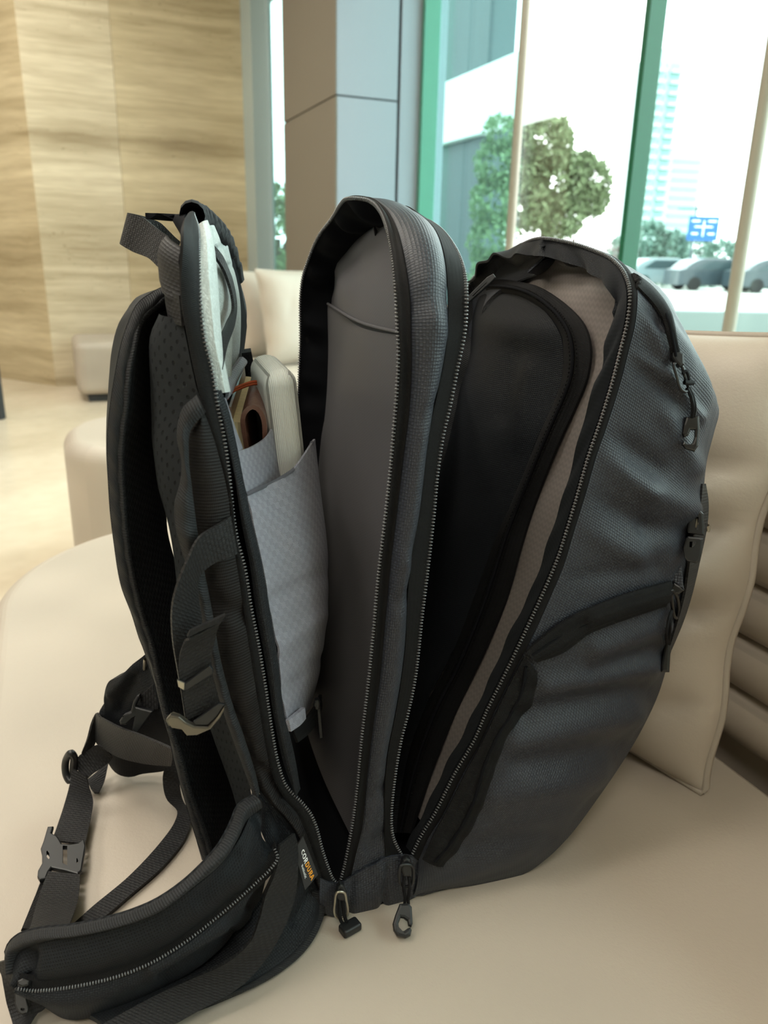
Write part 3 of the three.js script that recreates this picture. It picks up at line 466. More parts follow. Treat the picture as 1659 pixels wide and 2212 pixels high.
// compression strap
const csl = [[497, 1114, -0.004], [478, 1128, -0.008], [460, 1139, -0.012], [428, 1162, -0.018], [405, 1207, -0.022], [382, 1263, -0.024], [371, 1312, -0.024], [372, 1377, -0.022], [382, 1442, -0.02], [392, 1500, -0.018], [399, 1548, -0.018]];
const csr = [[512, 1196, -0.004], [490, 1206, -0.008], [466, 1214, -0.01], [440, 1232, -0.014], [428, 1252, -0.015], [428, 1290, -0.014], [434, 1330, -0.013], [441, 1400, -0.013], [450, 1450, -0.013], [462, 1500, -0.014], [470, 1530, -0.014]];
const comp = part(bag, 'compression_strap', loft([csl, csr], 60, 10, { th: 0.0018 }), M.web, 'side compression strap folded over itself');
part(comp, 'strap_tail', loft([[[404, 1372, -0.03], [399, 1384, -0.028], [389, 1412, -0.026], [387, 1458, -0.026], [394, 1495, -0.026], [404, 1554, -0.025]], [[486, 1327, -0.03], [472, 1352, -0.028], [461, 1395, -0.026], [457, 1426, -0.026], [461, 1465, -0.026], [474, 1522, -0.025]]], 40, 10, { th: 0.0018, bump: (s) => (s < 0.08 ? 0.003 * (1 - s / 0.08) : 0) }), M.web);
part(comp, 'tail_tip', loft([[[410, 1362, -0.032], [404, 1374, -0.032]], [[486, 1326, -0.032], [480, 1340, -0.032]]], 4, 6, { th: 0.003 }), M.web);
const nearN = L(-0.25, 0.1, -1);
const keep = part(comp, 'strap_keeper', plate(pt(420, 1464, -0.029), nearN, [[383, 1468], [402, 1474], [453, 1436], [460, 1444], [460, 1453], [405, 1488], [398, 1490], [386, 1482]], null, 0.003), M.plastic);
part(keep, 'keeper_end', plate(pt(392, 1478, -0.0312), nearN, [[383, 1468], [399, 1475], [398, 1490], [386, 1483]], null, 0.0015), M.steel);
const ladder = part(comp, 'ladder_buckle', plate(pt(420, 1560, -0.03), nearN, [[360, 1552], [369, 1542], [388, 1545], [402, 1557], [421, 1566], [450, 1567], [470, 1546], [486, 1521], [486, 1530], [477, 1547], [456, 1572], [427, 1585], [405, 1586], [394, 1573], [372, 1569]], [[[364, 1552], [369, 1561], [391, 1566], [400, 1559], [385, 1549], [373, 1545]]], 0.005, 0.001), M.gunmetal, 'curved bare metal buckle');
part(ladder, 'buckle_plate', plate(pt(450, 1545, -0.0315), nearN, [[418, 1557], [472, 1518], [486, 1520], [470, 1545], [449, 1564], [424, 1564]], null, 0.003, 0.0006), M.plastic);

// divider (middle) compartment
const B1f = arch(B1, -0.008), S1f = arch(S1, -0.006), S2f = arch(S2, -0.004), B2f = arch(B2, -0.004);
const gap = (s) => 0.011 * Math.min(1, s * 5) * Math.min(1, (1 - s) * 5) * (1 - 0.8 * Math.exp(-(((s - 0.5) / 0.09) ** 2)));
const divGus = part(bag, 'divider_gusset', loft([S1f, S2f], 220, 18, { th: 0.0015, bump: (s, q, p) => gap(s) * Math.pow(Math.sin(Math.PI * q), 0.7) - 0.001 + folds([[950, 640, 905, 660, 22, -0.003], [930, 690, 960, 720, 20, 0.002], [905, 900, 940, 860, 14, -0.002], [850, 1290, 885, 1270, 16, -0.003], [860, 1200, 895, 1230, 14, 0.002], [800, 1720, 830, 1700, 16, -0.003], [795, 1830, 830, 1800, 14, -0.003]])(s, q, p) }), M.shell, 'woven side gusset of the middle compartment');
const tapeB1 = part(bag, 'divider_zipper', loft([B1f, S1f], 200, 5, { th: 0.0018, bump: (s, q) => 0.0012 * Math.sin(q * Math.PI * 2) }), M.tape);
part(tapeB1, 'zipper_teeth', teeth(B1f), M.teeth, null, true);
const tapeB2 = part(bag, 'divider_zipper', loft([S2f, B2f], 200, 6, { th: 0.0018 }), M.tape);
part(tapeB2, 'zipper_teeth', teeth(B2f), M.teeth, null, true);
const Pn = P(B1).map((p, i) => { const k = i / (B1.length - 1); return p.clone().add(L(0.026, -0.02 * Math.pow(k, 6), 0.012 * (1 - Math.pow(k, 6)))); });
const Pf = mirror(Pn, -0.006), rim1 = P(B1f).map((p, i, a) => p.clone().add(L(0.010, -0.009 * Math.sin(Math.PI * i / (a.length - 1)) ** 8, 0.006 * Math.cos(Math.PI * i / (a.length - 1)))));
const pucker = (amp, n) => (s, q) => amp * Math.sin(Math.PI * q) * (Math.sin(s * n) + 0.6 * Math.sin(s * n * 1.7 + 1)) * Math.exp(-(((s - (s < 0.5 ? 0.5 : 0.55)) / (s < 0.5 ? 0.1 : 0.2)) ** 2));
const divLin = part(bag, 'divider_lining', loft([B1f, rim1, [...Pn, ...Pf.slice(1)]], 260, 12, { bump: pucker(0.003, 160) }), M.dark);
const half2 = [...Pf].reverse();
part(divLin, 'lining_panel', loft([Pn, half2], 60, 24, { th: 0.002, bump: (s, q, p) => 0.006 * Math.sin(Math.PI * q) + folds([[730, 560, 760, 640, 20, 0.004], [700, 640, 780, 560, 12, -0.002]])(s, q, p) }), M.lining, 'dark grey ripstop lining');
{
  const cut = (l, u) => l.filter((p) => p.y < u), near = cut(spl(Pn, 80), 0.441), far = cut(spl(half2, 80), 0.447);
  part(divLin, 'sleeve_pocket', loft([near.map((p) => p.clone().add(L(-0.003, 0, 0.001))), near.map((p, i) => p.clone().lerp(far[Math.min(i, far.length - 1)], 0.5).add(L(-0.008, -0.004, 0))), far.map((p) => p.clone().add(L(-0.004, 0, -0.002)))], 60, 24, { th: 0.0016, bump: folds([[690, 900, 740, 700, 26, -0.002]]) }), M.lining, 'flat sleeve pocket of dark grey ripstop');
  const e0 = near[near.length - 1].clone().add(L(-0.0035, 0, 0.001)), e2 = far[far.length - 1].clone().add(L(-0.0045, 0, -0.002)), e1 = e0.clone().lerp(e2, 0.5).add(L(-0.0045, -0.004, 0));
  part(divLin, 'pocket_hem', tube([e0, e1, e2], 0.0014, 30, 6), M.lining);
}
// front compartment
const C1f = arch(C1, 0.0), C1Tf = arch(C1T, 0);
const tapeC = part(bag, 'front_zipper', loft([C1f, C1Tf], 200, 5, { th: 0.0018, bump: (s, q) => 0.0012 * Math.sin(q * Math.PI) }), M.tape);
part(tapeC, 'zipper_teeth', teeth(C1f), M.teeth, null, true);
const Fn = P(C1).map((p, i) => { const k = i / (C1.length - 1); return p.clone().add(L(0.024, -0.013 * Math.pow(k, 5), 0.022 * (1 - Math.pow(k, 5)))); });
const Ff = mirror(Fn), rim2 = P(C1f).map((p, i, a) => p.clone().add(L(0.010, -0.014 * Math.sin(Math.PI * i / (a.length - 1)) ** 6, 0.012 * Math.cos(Math.PI * i / (a.length - 1)))));
const frontRim = part(bag, 'front_lining', loft([C1f, rim2, [...Fn, ...Ff.slice(1)]], 220, 12, { bump: pucker(0.0035, 90) }), M.binding);
part(frontRim, 'inner_binding', loft([[...P(C1).map((p) => p.clone().add(L(0.001, 0, 0.004))), ...mirror(C1).filter((p) => p.y > 0.462)], [[886, 1832, 0.012], [900, 1800, 0.012], [925, 1745, 0.012], [962, 1672, 0.012], [1000, 1600, 0.012], [1030, 1535, 0.012], [1070, 1455, 0.012], [1105, 1375, 0.012], [1150, 1280, 0.012], [1180, 1205, 0.012], [1205, 1130, 0.012], [1225, 1060, 0.012], [1245, 980, 0.012], [1268, 905, 0.012], [1292, 825, 0.012], [1312, 750, 0.014], [1325, 690, 0.018], [1328, 650, 0.022], [1315, 615, 0.035], [1285, 592, 0.06], [1240, 572, 0.09], [1180, 556, 0.13], [1120, 552, 0.17], [1060, 566, 0.22], [1025, 592, 0.255], [1010, 612, 0.27]]], 200, 8, { th: 0.002, bump: (s, q) => 0.002 * q + 0.0025 * q * (Math.sin(s * 120) + Math.sin(s * 47 + 2)) * (s > 0.55 ? 1 : 0.3) }), M.twill);
const frontPanel = part(frontRim, 'lining_panel', loft([Fn, [...Ff].reverse()], 70, 24, { th: 0.002, bump: (s, q) => 0.012 * Math.pow(Math.sin(Math.PI * q), 0.6) + 0.0012 * Math.sin(s * 40 + q * 9) }), M.satin, 'brownish grey satin lining');
bag.updateMatrixWorld(true);
let misses = 0;
const layGrid = (mesh, a, b, n, m, lift) => {                         // a sheet lying on meshes between two pixel lines
  const line = (l) => new THREE.CatmullRomCurve3(l.map(([x, y]) => V(x, y, 0)), false, 'centripetal').getSpacedPoints(n), A = line(a), B = line(b), G = [];
  for (let i = 0; i <= n; i++) { const row = []; for (let j = 0; j <= m; j++) { const k = j / m; row.push(on(mesh, lerp(A[i].x, B[i].x, k), lerp(A[i].y, B[i].y, k), lift)); } G.push(row); }
  for (let i = 0; i <= n; i++) for (let j = 0; j <= m; j++) if (!G[i][j]) { misses++; let best = null, d = 1e9; for (let y = 0; y <= n; y++) for (let x = 0; x <= m; x++) if (G[y][x]) { const e = (y - i) ** 2 * 4 + (x - j) ** 2; if (e < d) { d = e; best = G[y][x]; } } G[i][j] = best ? best.clone().add(V(0, (0), 0)) : V(); }
  return G;
};
{
  const reach = (l, w) => [l[0].clone().addScaledVector(l[0].clone().sub(l[2]).normalize(), 0.12), ...l].map((p) => p.clone().add(L(0, p.y > 0.4 ? 0.05 * (p.y - 0.4) / 0.08 : 0, w)));
  const plain = new THREE.Mesh(loft([reach(Fn, -0.05), reach([...Ff].reverse(), 0.05)], 70, 24, { bump: (s, q) => 0.012 * Math.pow(Math.sin(Math.PI * q), 0.6) }), M.dark); plain.matrixAutoUpdate = false; plain.matrixWorld.copy(bag.matrixWorld); plain.matrixWorldAutoUpdate = false;
  const surfM = [plain];                                             // used only to find where the pocket lies on the lining
  const outer = [[1062, 604], [1090, 604], [1120, 608], [1162, 619], [1221, 657], [1263, 703], [1277, 754], [1270, 815], [1242, 885], [1209, 956], [1171, 1049], [1141, 1133], [1124, 1190], [1095, 1292], [1052, 1397], [1016, 1472], [983, 1541], [945, 1635], [927, 1684], [905, 1750], [889, 1800]];
  const inner = [[1055, 632], [1095, 634], [1129, 642], [1182, 676], [1214, 725], [1218, 770], [1212, 830], [1188, 890], [1165, 940], [1127, 1035], [1095, 1110], [1074, 1155], [1041, 1245], [998, 1360], [960, 1454], [925, 1516], [888, 1610], [870, 1690], [862, 1750], [858, 1800]];
  const band = layGrid(surfM, outer, inner, 120, 8, 0.004);
  const zipM = part(bag, 'mesh_pocket', surf(band, { th: 0.002, bump: (s, q) => 0.004 * Math.sin(Math.PI * q) }), M.tape, 'black mesh pocket with a double zipper');
  const midl = band.map((r) => r[4].clone()), view = (p, k) => p.clone().addScaledVector(eyeB.clone().sub(p).normalize(), k);
  part(zipM, 'zipper_coil', tube(midl.filter((_, i) => i % 4 === 0).map((p) => view(p, 0.0045)), 0.0014, 160, 6), M.dark);
  for (const k of [3, 5]) part(zipM, 'stitch_row', teeth(band.map((r) => view(r[k], 0.004)), 0.0032, [0.002, 0.0012, 0.001]), M.tape, null, true);
  const left = [[1010, 655], [985, 665], [970, 700], [960, 760], [950, 850], [935, 950], [920, 1050], [905, 1150], [890, 1250], [880, 1350], [872, 1450], [864, 1550], [858, 1620], [852, 1690], [850, 1750], [850, 1800]];
  part(zipM, 'mesh_panel', surf(layGrid(surfM, inner, left, 60, 14, 0.006), { th: 0.0012, bump: (s, q, p) => 0.004 * Math.sin(Math.PI * q) + folds([[1060, 700, 1180, 720, 30, 0.003], [1120, 760, 1090, 900, 20, -0.004], [1150, 800, 1130, 950, 20, 0.003], [980, 1430, 940, 1500, 18, 0.003]])(s, q, p) }), M.net, 'fine black mesh');
  const pl = pt(1036, 622, 0.13);
  const zp = part(zipM, 'zipper_pull', plate(pl, L(-0.6, 0.35, -0.75), [[1006, 648], [1016, 636], [1052, 600], [1066, 592], [1072, 600], [1060, 612], [1022, 646], [1008, 658]], [[[1018, 642], [1050, 611], [1056, 608], [1052, 615], [1024, 642]]], 0.003, 0.0006), M.plastic);
}
// front shell
const c2 = mixLists(C1T, F3, 0.35, 40).map((p, i) => p.add(L(0, 0, -0.016 * Math.sin(Math.PI * Math.min(1, i / 40 + 0.02)) ** 0.5)));
const c3 = mixLists(C1T, F3, 0.7, 40).map((p, i) => p.add(L(0, 0, -0.018 * Math.sin(Math.PI * Math.min(1, i / 40 + 0.02)) ** 0.5)));
const shellFolds = folds([[1362, 762, 1440, 811, 12, 0.0035], [1440, 811, 1510, 900, 12, 0.0035], [1350, 790, 1450, 850, 18, -0.0025], [1300, 985, 1400, 1060, 26, 0.005], [1400, 1060, 1490, 1100, 26, 0.004], [1300, 930, 1420, 1010, 26, -0.005], [1260, 1060, 1400, 1140, 26, -0.005], [1400, 1140, 1500, 1150, 24, -0.004], [1240, 1130, 1380, 1205, 26, 0.004], [1400, 700, 1430, 760, 18, 0.004], [1385, 660, 1425, 700, 14, -0.004], [1440, 900, 1500, 1010, 22, 0.004],
  [1210, 1250, 1420, 1225, 20, -0.003], [1290, 1400, 1430, 1350, 22, 0.005], [1280, 1450, 1410, 1405, 18, -0.005], [1180, 1480, 1400, 1440, 22, 0.005], [1130, 1540, 1390, 1490, 22, -0.006], [1120, 1600, 1370, 1545, 26, 0.005], [1120, 1650, 1340, 1610, 22, -0.004], [1080, 1720, 1300, 1680, 30, 0.004], [1010, 1830, 1180, 1800, 22, -0.003], [1145, 1400, 1260, 1345, 14, -0.003]]);
const shellM = part(bag, 'front_shell', loft([C1T, c2, c3, F3], 240, 70, { th: 0.0015, bump: (s, q, p) => (shellFolds(s, q, p) + 0.0012 * (noise(s * 22, q * 9) - 0.5)) * Math.min(1, q * 6) * Math.min(1, (1 - q) * 7) }), M.shell, 'smooth dark navy grey outer shell');
const F3far = P(F3).map((p) => V(p.x - 0.08 * clamp((p.x - 0.1) / 0.2, 0, 1), p.y, -0.28 - p.z));
const cap = part(shellM, 'front_face', loft([F3, F3far], 100, 20, { th: 0.0015, bump: (s, q) => -0.012 * Math.sin(Math.PI * q) }), M.shell);
part(shellM, 'far_side', loft([F3far, P(C1T).map((p) => V(p.x, p.y, -0.28 - p.z))], 80, 10, { th: 0.0015 }), M.shell);
bag.updateMatrixWorld(true);
const hull = [shellM, cap];
const topZ = part(bag, 'top_pocket_zipper', surf(layGrid(hull, [[1352, 594], [1384, 628], [1411, 657], [1428, 684], [1440, 719], [1449, 753], [1455, 775]], [[1372, 600], [1408, 622], [1432, 650], [1450, 684], [1459, 722], [1464, 753], [1468, 775]], 60, 6, 0.003), { th: 0.0016, bump: (s, q) => 0.003 * Math.sin(Math.PI * q) }), M.tape);
const flapZ = part(bag, 'front_pocket_zipper', surf(layGrid(hull, [[1135, 1408], [1165, 1382], [1199, 1355], [1235, 1332], [1270, 1315], [1358, 1281], [1449, 1255]], [[1159, 1430], [1190, 1420], [1218, 1408], [1246, 1388], [1274, 1368], [1358, 1335], [1437, 1309]], 60, 8, 0.004), { th: 0.002, bump: (s, q) => 0.003 * Math.sin(Math.PI * q) + 0.0008 * Math.sin(q * 19) }), M.tape, 'slanted pocket zipper with a ribbed cover');
const sideZ = part(bag, 'side_pocket_zipper', surf(layGrid(hull, [[1132, 1418], [1114, 1452], [1092, 1496], [1045, 1595], [1006, 1668], [964, 1752], [938, 1800], [912, 1855]], [[1160, 1450], [1159, 1480], [1147, 1519], [1099, 1585], [1067, 1667], [1040, 1746], [1008, 1806], [957, 1872]], 80, 8, 0.003), { th: 0.0016, bump: (s, q) => 0.0025 * Math.sin(Math.PI * q) + 0.001 * Math.sin(s * 50) * q }), M.tape, 'long side pocket zipper following the front edge');
const coilOn = (par, l, r) => part(par, 'zipper_coil', tube(lay(hull, l, 0.0075), r, 80, 6), M.dark);
coilOn(sideZ, [[1136, 1440], [1128, 1490], [1110, 1530], [1070, 1600], [1048, 1650], [1020, 1740], [985, 1805], [940, 1862]], 0.0013);
coilOn(flapZ, [[1150, 1416], [1199, 1383], [1250, 1355], [1300, 1333], [1358, 1312], [1437, 1288]], 0.001);
coilOn(topZ, [[1364, 600], [1397, 626], [1424, 655], [1443, 690], [1454, 735], [1460, 770]], 0.001);
// lower skirt and bottom
const skirt = part(bag, 'base_panel', loft([w0([[690, 1895], [712, 1905], [735, 1906], [756, 1894], [800, 1868], [832, 1852], [868, 1846], [889, 1849], [905, 1860], [925, 1868]], -0.003), w0([[690, 1940], [712, 1945], [735, 1945], [765, 1942], [800, 1935], [830, 1922], [868, 1905], [889, 1900], [912, 1900], [935, 1898]], -0.006), w0([[695, 1966], [715, 1977], [735, 1979], [765, 1974], [800, 1966], [825, 1958], [860, 1948], [892, 1938], [920, 1930], [945, 1922]], -0.001)], 50, 12, { th: 0.002, bump: (s, q, p) => folds([[838, 1870, 826, 1960, 7, -0.003], [762, 1905, 752, 1975, 7, -0.003], [790, 1840, 832, 1890, 12, 0.002], [905, 1868, 900, 1930, 6, -0.003]])(s, q, p) }), M.shell, 'bottom edge of the bag resting on the seat');
part(skirt, 'bag_bottom', loft([[L(-0.03, 0.004, 0), L(0.02, 0.003, 0), L(0.08, 0.003, 0), L(0.16, 0.004, 0)], [L(-0.02, 0.004, 0.28), L(0.02, 0.003, 0.28), L(0.08, 0.003, 0.28), L(0.16, 0.004, 0.28)]], 10, 10, { th: 0.003 }), M.dark);

// pockets inside the rear compartment
const pocket2 = part(bag, 'inner_pocket', loft([
  w0([[531, 1069], [545, 1130], [561, 1198], [575, 1270], [587, 1344], [600, 1425], [613, 1530], [624, 1574]], 0.004),
  w0([[562, 1055], [588, 1130], [610, 1210], [625, 1280], [634, 1350], [638, 1430], [640, 1525], [643, 1557]], 0.022),
  w0([[622, 1024], [650, 1120], [672, 1210], [680, 1285], [681, 1360], [674, 1440], [660, 1510], [656, 1540]], 0.044),
  w0([[674, 955], [690, 1075], [704, 1180], [707, 1270], [701, 1360], [690, 1445], [676, 1500], [668, 1530]], 0.09),
  w0([[672, 955], [680, 1075], [690, 1180], [692, 1270], [688, 1360], [680, 1445], [668, 1500], [660, 1530]], 0.18)], 90, 40, { th: 0.0016, bump: folds([[560, 1100, 640, 1180, 20, 0.002], [590, 1300, 690, 1240, 18, -0.002], [600, 1400, 690, 1330, 18, 0.002], [610, 1500, 690, 1420, 14, -0.0015]]) }), M.pocket, 'light grey textured stash pocket, the larger one in front');
part(pocket2, 'pocket_hem', tube(w0([[531, 1069, 0.003], [562, 1055, 0.021], [590, 1042, 0.034], [622, 1023, 0.043], [650, 1000, 0.068], [666, 980, 0.08], [674, 955, 0.09]]), 0.0014, 50, 6), M.pocket);
part(pocket2, 'bottom_tab', loft([[[620, 1556, 0], [640, 1540, 0.01], [655, 1528, 0.02]], [[625, 1580, 0], [645, 1566, 0.01], [657, 1552, 0.02]]], 10, 4, { th: 0.003 }), M.pocket);
part(bag, 'inner_pocket', loft([
  w0([[511, 976], [524, 1040], [534, 1080], [548, 1150]], 0.008), w0([[545, 964], [560, 1030], [575, 1080], [590, 1150]], 0.036), w0([[574, 945], [588, 1020], [600, 1070], [612, 1140]], 0.06), w0([[587, 926], [601, 1010], [610, 1050], [622, 1120]], 0.08), w0([[588, 922], [606, 1000], [616, 1040], [628, 1110]], 0.14)], 40, 24, { th: 0.0016 }), M.pocket, 'smaller grey pocket behind the front one');
// the far sides stay shut low down
const low = (l, u) => P(l).filter((p) => p.y < u).sort((a, b) => a.y - b.y);
part(rearLining, 'far_gusset', loft([low(A2, 0.365), low(B1f.slice(B1.length + 3), 0.365)], 20, 8, { th: 0.002, bump: (s, q) => -0.01 * Math.sin(Math.PI * q) }), M.dark);
part(divGus, 'far_gusset', loft([low(B2f.slice(B2.length + 3), 0.4), low(C1f.slice(C1.length + 3), 0.4)], 20, 8, { th: 0.002, bump: (s, q) => -0.01 * Math.sin(Math.PI * q) }), M.dark);
part(bag, 'lining_strip', loft([w0([[474, 856], [484, 890], [497, 935], [512, 978]], 0.006), w0([[486, 862], [495, 890], [508, 930], [523, 970]], 0.035)], 20, 6, { th: 0.0016 }), M.pocket);
part(bag, 'inner_flap', loft([[[470, 832, 0.06], [490, 812, 0.12], [508, 788, 0.18], [521, 771, 0.22]], [[487, 866, 0.05], [498, 850, 0.1], [510, 820, 0.16], [520, 795, 0.21]]], 20, 8, { th: 0.003, bump: (s, q) => 0.004 * Math.sin(Math.PI * q) }), M.pocket, 'grey gathered lining flap');
{
  const web = part(bag, 'lower_pocket_zipper', loft([[[630, 1576, 0.004], [655, 1556, 0.02], [680, 1525, 0.05], [692, 1500, 0.08]], [[642, 1604, 0.004], [664, 1586, 0.02], [684, 1556, 0.05], [694, 1525, 0.08]]], 20, 5, { th: 0.002 }), M.tape, 'black zipper below the grey pockets');
  part(web, 'zipper_slider', plate(pt(684, 1524, 0.05), nearN, [[676, 1520], [680, 1510], [688, 1508], [692, 1518], [690, 1530], [680, 1531]], null, 0.006, 0.001), M.plastic);
  part(web, 'zipper_pull', plate(pt(692, 1560, 0.05), nearN, [[684, 1526], [692, 1525], [698, 1592], [690, 1594]], [[[687, 1531], [690, 1531], [695, 1582], [692, 1583]]], 0.003, 0.0006), M.plastic);
}
part(bag, 'fastening_strap', loft([[[447, 519, 0.1], [462, 532, 0.11], [478, 552, 0.12], [490, 577, 0.13], [500, 603, 0.13], [509, 650, 0.12], [506, 697, 0.09], [488, 752, 0.04], [478, 800, 0.012]], [[445, 528, 0.1], [455, 542, 0.105], [466, 558, 0.11], [483, 585, 0.115], [497, 625, 0.115], [503, 664, 0.1], [490, 697, 0.07], [472, 740, 0.03], [467, 770, 0.014]]], 40, 6, { th: 0.002 }), M.web, 'dark strap looped over the pale cloth');

// hip belt, near wing
const wTop = [ph(548, 1718, 0.132), ph(516, 1739, 0.13), ph(499, 1778, 0.125), ph(473, 1825, 0.12), ph(434, 1869, 0.112), ph(391, 1908, 0.105), ph(339, 1943, 0.098), ph(278, 1969, 0.09), ph(217, 1986, 0.083), ph(152, 1999, 0.075), ph(87, 2006, 0.066), ph(43, 2018, 0.058), ph(22, 2036, 0.05), ph(14, 2058, 0.044), ph(28, 2090, 0.036)];
const wBind = [ph(566, 1745, 0.125), ph(534, 1770, 0.122), ph(510, 1815, 0.116), ph(475, 1866, 0.11), ph(428, 1906, 0.103), ph(376, 1941, 0.096), ph(318, 1970, 0.088), ph(250, 1994, 0.08), ph(185, 2012, 0.072), ph(120, 2027, 0.063), ph(80, 2037, 0.056), ph(56, 2046, 0.05), ph(42, 2060, 0.045), ph(36, 2080, 0.04), ph(38, 2100, 0.036)];
const wZip = [ph(590, 1822, 0.1), ph(596, 1840, 0.096), ph(582, 1862, 0.09), ph(551, 1892, 0.084), ph(499, 1939, 0.075), ph(447, 1982, 0.067), ph(391, 2024, 0.06), ph(326, 2063, 0.052), ph(260, 2090, 0.046), ph(195, 2107, 0.041), ph(130, 2118, 0.037), ph(78, 2122, 0.034), ph(44, 2118, 0.034)];
const wLow = [ph(612, 1838, 0.08), ph(604, 1868, 0.07), ph(584, 1898, 0.06), ph(560, 1947, 0.047), ph(512, 2010, 0.034), ph(434, 2080, 0.022), ph(347, 2130, 0.014), ph(260, 2172, 0.008), ph(180, 2196, 0.006), ph(143, 2196, 0.006), ph(104, 2174, 0.01), ph(70, 2146, 0.018), ph(50, 2126, 0.026)];
const lowMid = mixLists(wZip, wLow, 0.3).map((p) => p.add(L(-0.002, 0.002, -0.008)));
const belt = part(bag, 'hip_belt', loft([wBind, mixLists(wBind, wZip, 0.5).map((p) => p.add(L(-0.003, 0, -0.006))), wZip], 110, 16, { th: 0.004, bump: (s, q, p) => folds([[560, 1760, 585, 1830, 16, -0.006], [540, 1790, 510, 1900, 18, 0.003], [70, 2060, 60, 2110, 14, -0.006], [500, 1850, 430, 1940, 16, -0.002]])(s, q, p) }), M.net, 'padded hip belt wing with a zipped pocket lying on the seat');
part(belt, 'edge_binding', loft([wTop, wBind], 120, 8, { th: 0.003, bump: (s, q) => 0.005 * Math.sin(Math.PI * q) }), M.binding);
part(belt, 'belt_inner', loft([wTop, wTop.map((p, i) => p.clone().add(L(-0.004, -p.y * 0.9, 0.022)))], 60, 6, { th: 0.003 }), M.spacer);
part(belt, 'pocket_front', loft([wZip, lowMid, wLow], 110, 16, { th: 0.003, bump: folds([[590, 1880, 540, 1960, 10, -0.005], [480, 2000, 330, 2090, 14, 0.004], [500, 2010, 350, 2105, 12, -0.004]]) }), M.twill);
part(belt, 'zipper_tape', loft([wZip.map((p) => p.clone().add(L(0.0, 0.007, -0.0005))), wZip.map((p) => p.clone().add(L(0, 0.0005, -0.005))), wZip.map((p) => p.clone().add(L(0, -0.008, -0.003)))], 110, 6, { th: 0.001 }), M.tape);
part(belt, 'zipper_teeth', teeth(wZip.map((p) => p.clone().add(L(0, 0.001, -0.007))), 0.0019, [0.0012, 0.0026, 0.0016], 0.0005), M.teeth, null, true);
part(belt, 'end_tab', loft([[ph(30, 2094, 0.035), ph(40, 2110, 0.033), ph(60, 2130, 0.028)], [ph(40, 2085, 0.04), ph(52, 2100, 0.037), ph(72, 2118, 0.033)]], 10, 4, { th: 0.003 }), M.twill);
{
  const n = V(-0.1, 0.75, 0.66), p = ph(49, 2160, 0.022);
  part(belt, 'zipper_slider', plate(ph(54, 2122, 0.04), n, [[40, 2118], [52, 2112], [66, 2118], [64, 2128], [50, 2132], [40, 2128]], null, 0.006, 0.001), M.metal);
  part(belt, 'zipper_pull', plate(p, n, [[32, 2136], [37, 2128], [46, 2132], [55, 2140], [63, 2177], [60, 2188], [49, 2192], [40, 2187], [33, 2168]], [[[43, 2176], [50, 2173], [57, 2176], [57, 2184], [50, 2187], [44, 2184]], [[38, 2136], [44, 2134], [50, 2141], [42, 2144]]], 0.003, 0.0007), M.metal);
}
const flapL = [ph(640, 1800, 0.075), ph(606, 1850, 0.062), ph(586, 1895, 0.05), ph(556, 1950, 0.036), ph(508, 2010, 0.024), ph(430, 2072, 0.014), ph(340, 2120, 0.009), ph(250, 2168, 0.007), ph(190, 2196, 0.006)], flapR = [ph(690, 1925, 0.028), ph(692, 1955, 0.016), ph(688, 1985, 0.008), ph(670, 2027, 0.005), ph(640, 2066, 0.004), ph(597, 2101, 0.004), ph(545, 2132, 0.004), ph(480, 2160, 0.004), ph(400, 2190, 0.004), ph(320, 2214, 0.004), ph(240, 2240, 0.004)];
part(belt, 'belt_root', loft([w0([[546, 1705], [575, 1735], [605, 1770], [632, 1810], [648, 1860]], -0.002), [ph(546, 1742, 0.108), ph(560, 1775, 0.098), ph(576, 1822, 0.086), ph(588, 1855, 0.075), ph(604, 1898, 0.055)]], 24, 8, { th: 0.003, bump: folds([[590, 1760, 615, 1830, 8, -0.004]]) }), M.twill);
const wingFlap = part(belt, 'belt_base', loft([flapL, flapR], 50, 14, { th: 0.005, bump: (s, q, p) => 0.004 * Math.sin(Math.PI * q) + folds([[670, 1920, 630, 1990, 12, -0.006], [640, 1880, 610, 1960, 10, 0.003]])(s, q, p) }), M.twill);
part(belt, 'base_binding', loft([flapR.map((p) => p.clone().add(L(-0.006, 0.003, 0.0))), flapR.map((p) => p.clone().add(L(0.0035, 0.0015, -0.001)))], 80, 5, { th: 0.002, bump: (s, q) => 0.002 * Math.sin(Math.PI * q) }), M.binding);
part(bag, 'belt_webbing', loft([[ph(634, 1800, 0.092), ph(640, 1822, 0.084), ph(642, 1877, 0.072), ph(636, 1934, 0.056), ph(610, 2008, 0.04), ph(569, 2077, 0.026), ph(521, 2129, 0.018), ph(434, 2181, 0.013), ph(360, 2222, 0.011), ph(280, 2265, 0.01)], [ph(602, 1826, 0.1), ph(600, 1846, 0.095), ph(594, 1880, 0.086), ph(572, 1935, 0.07), ph(560, 1982, 0.058), ph(540, 2032, 0.047), ph(490, 2077, 0.037), ph(417, 2112, 0.029), ph(340, 2148, 0.023), ph(200, 2225, 0.016)]], 80, 10, { th: 0.002 }), M.web, 'wide adjustment webbing looped below the hip belt');
part(bag, 'belt_webbing', loft([[ph(-12, 2082, 0.03), ph(4, 2100, 0.026), ph(10, 2130, 0.02), ph(16, 2165, 0.012), ph(28, 2212, 0.007), ph(38, 2255, 0.006)], [ph(24, 2070, 0.042), ph(40, 2095, 0.036), ph(72, 2130, 0.024), ph(101, 2172, 0.012), ph(78, 2192, 0.009), ph(54, 2230, 0.007)]], 40, 8, { th: 0.002 }), M.web, 'loose webbing end at the belt tip');
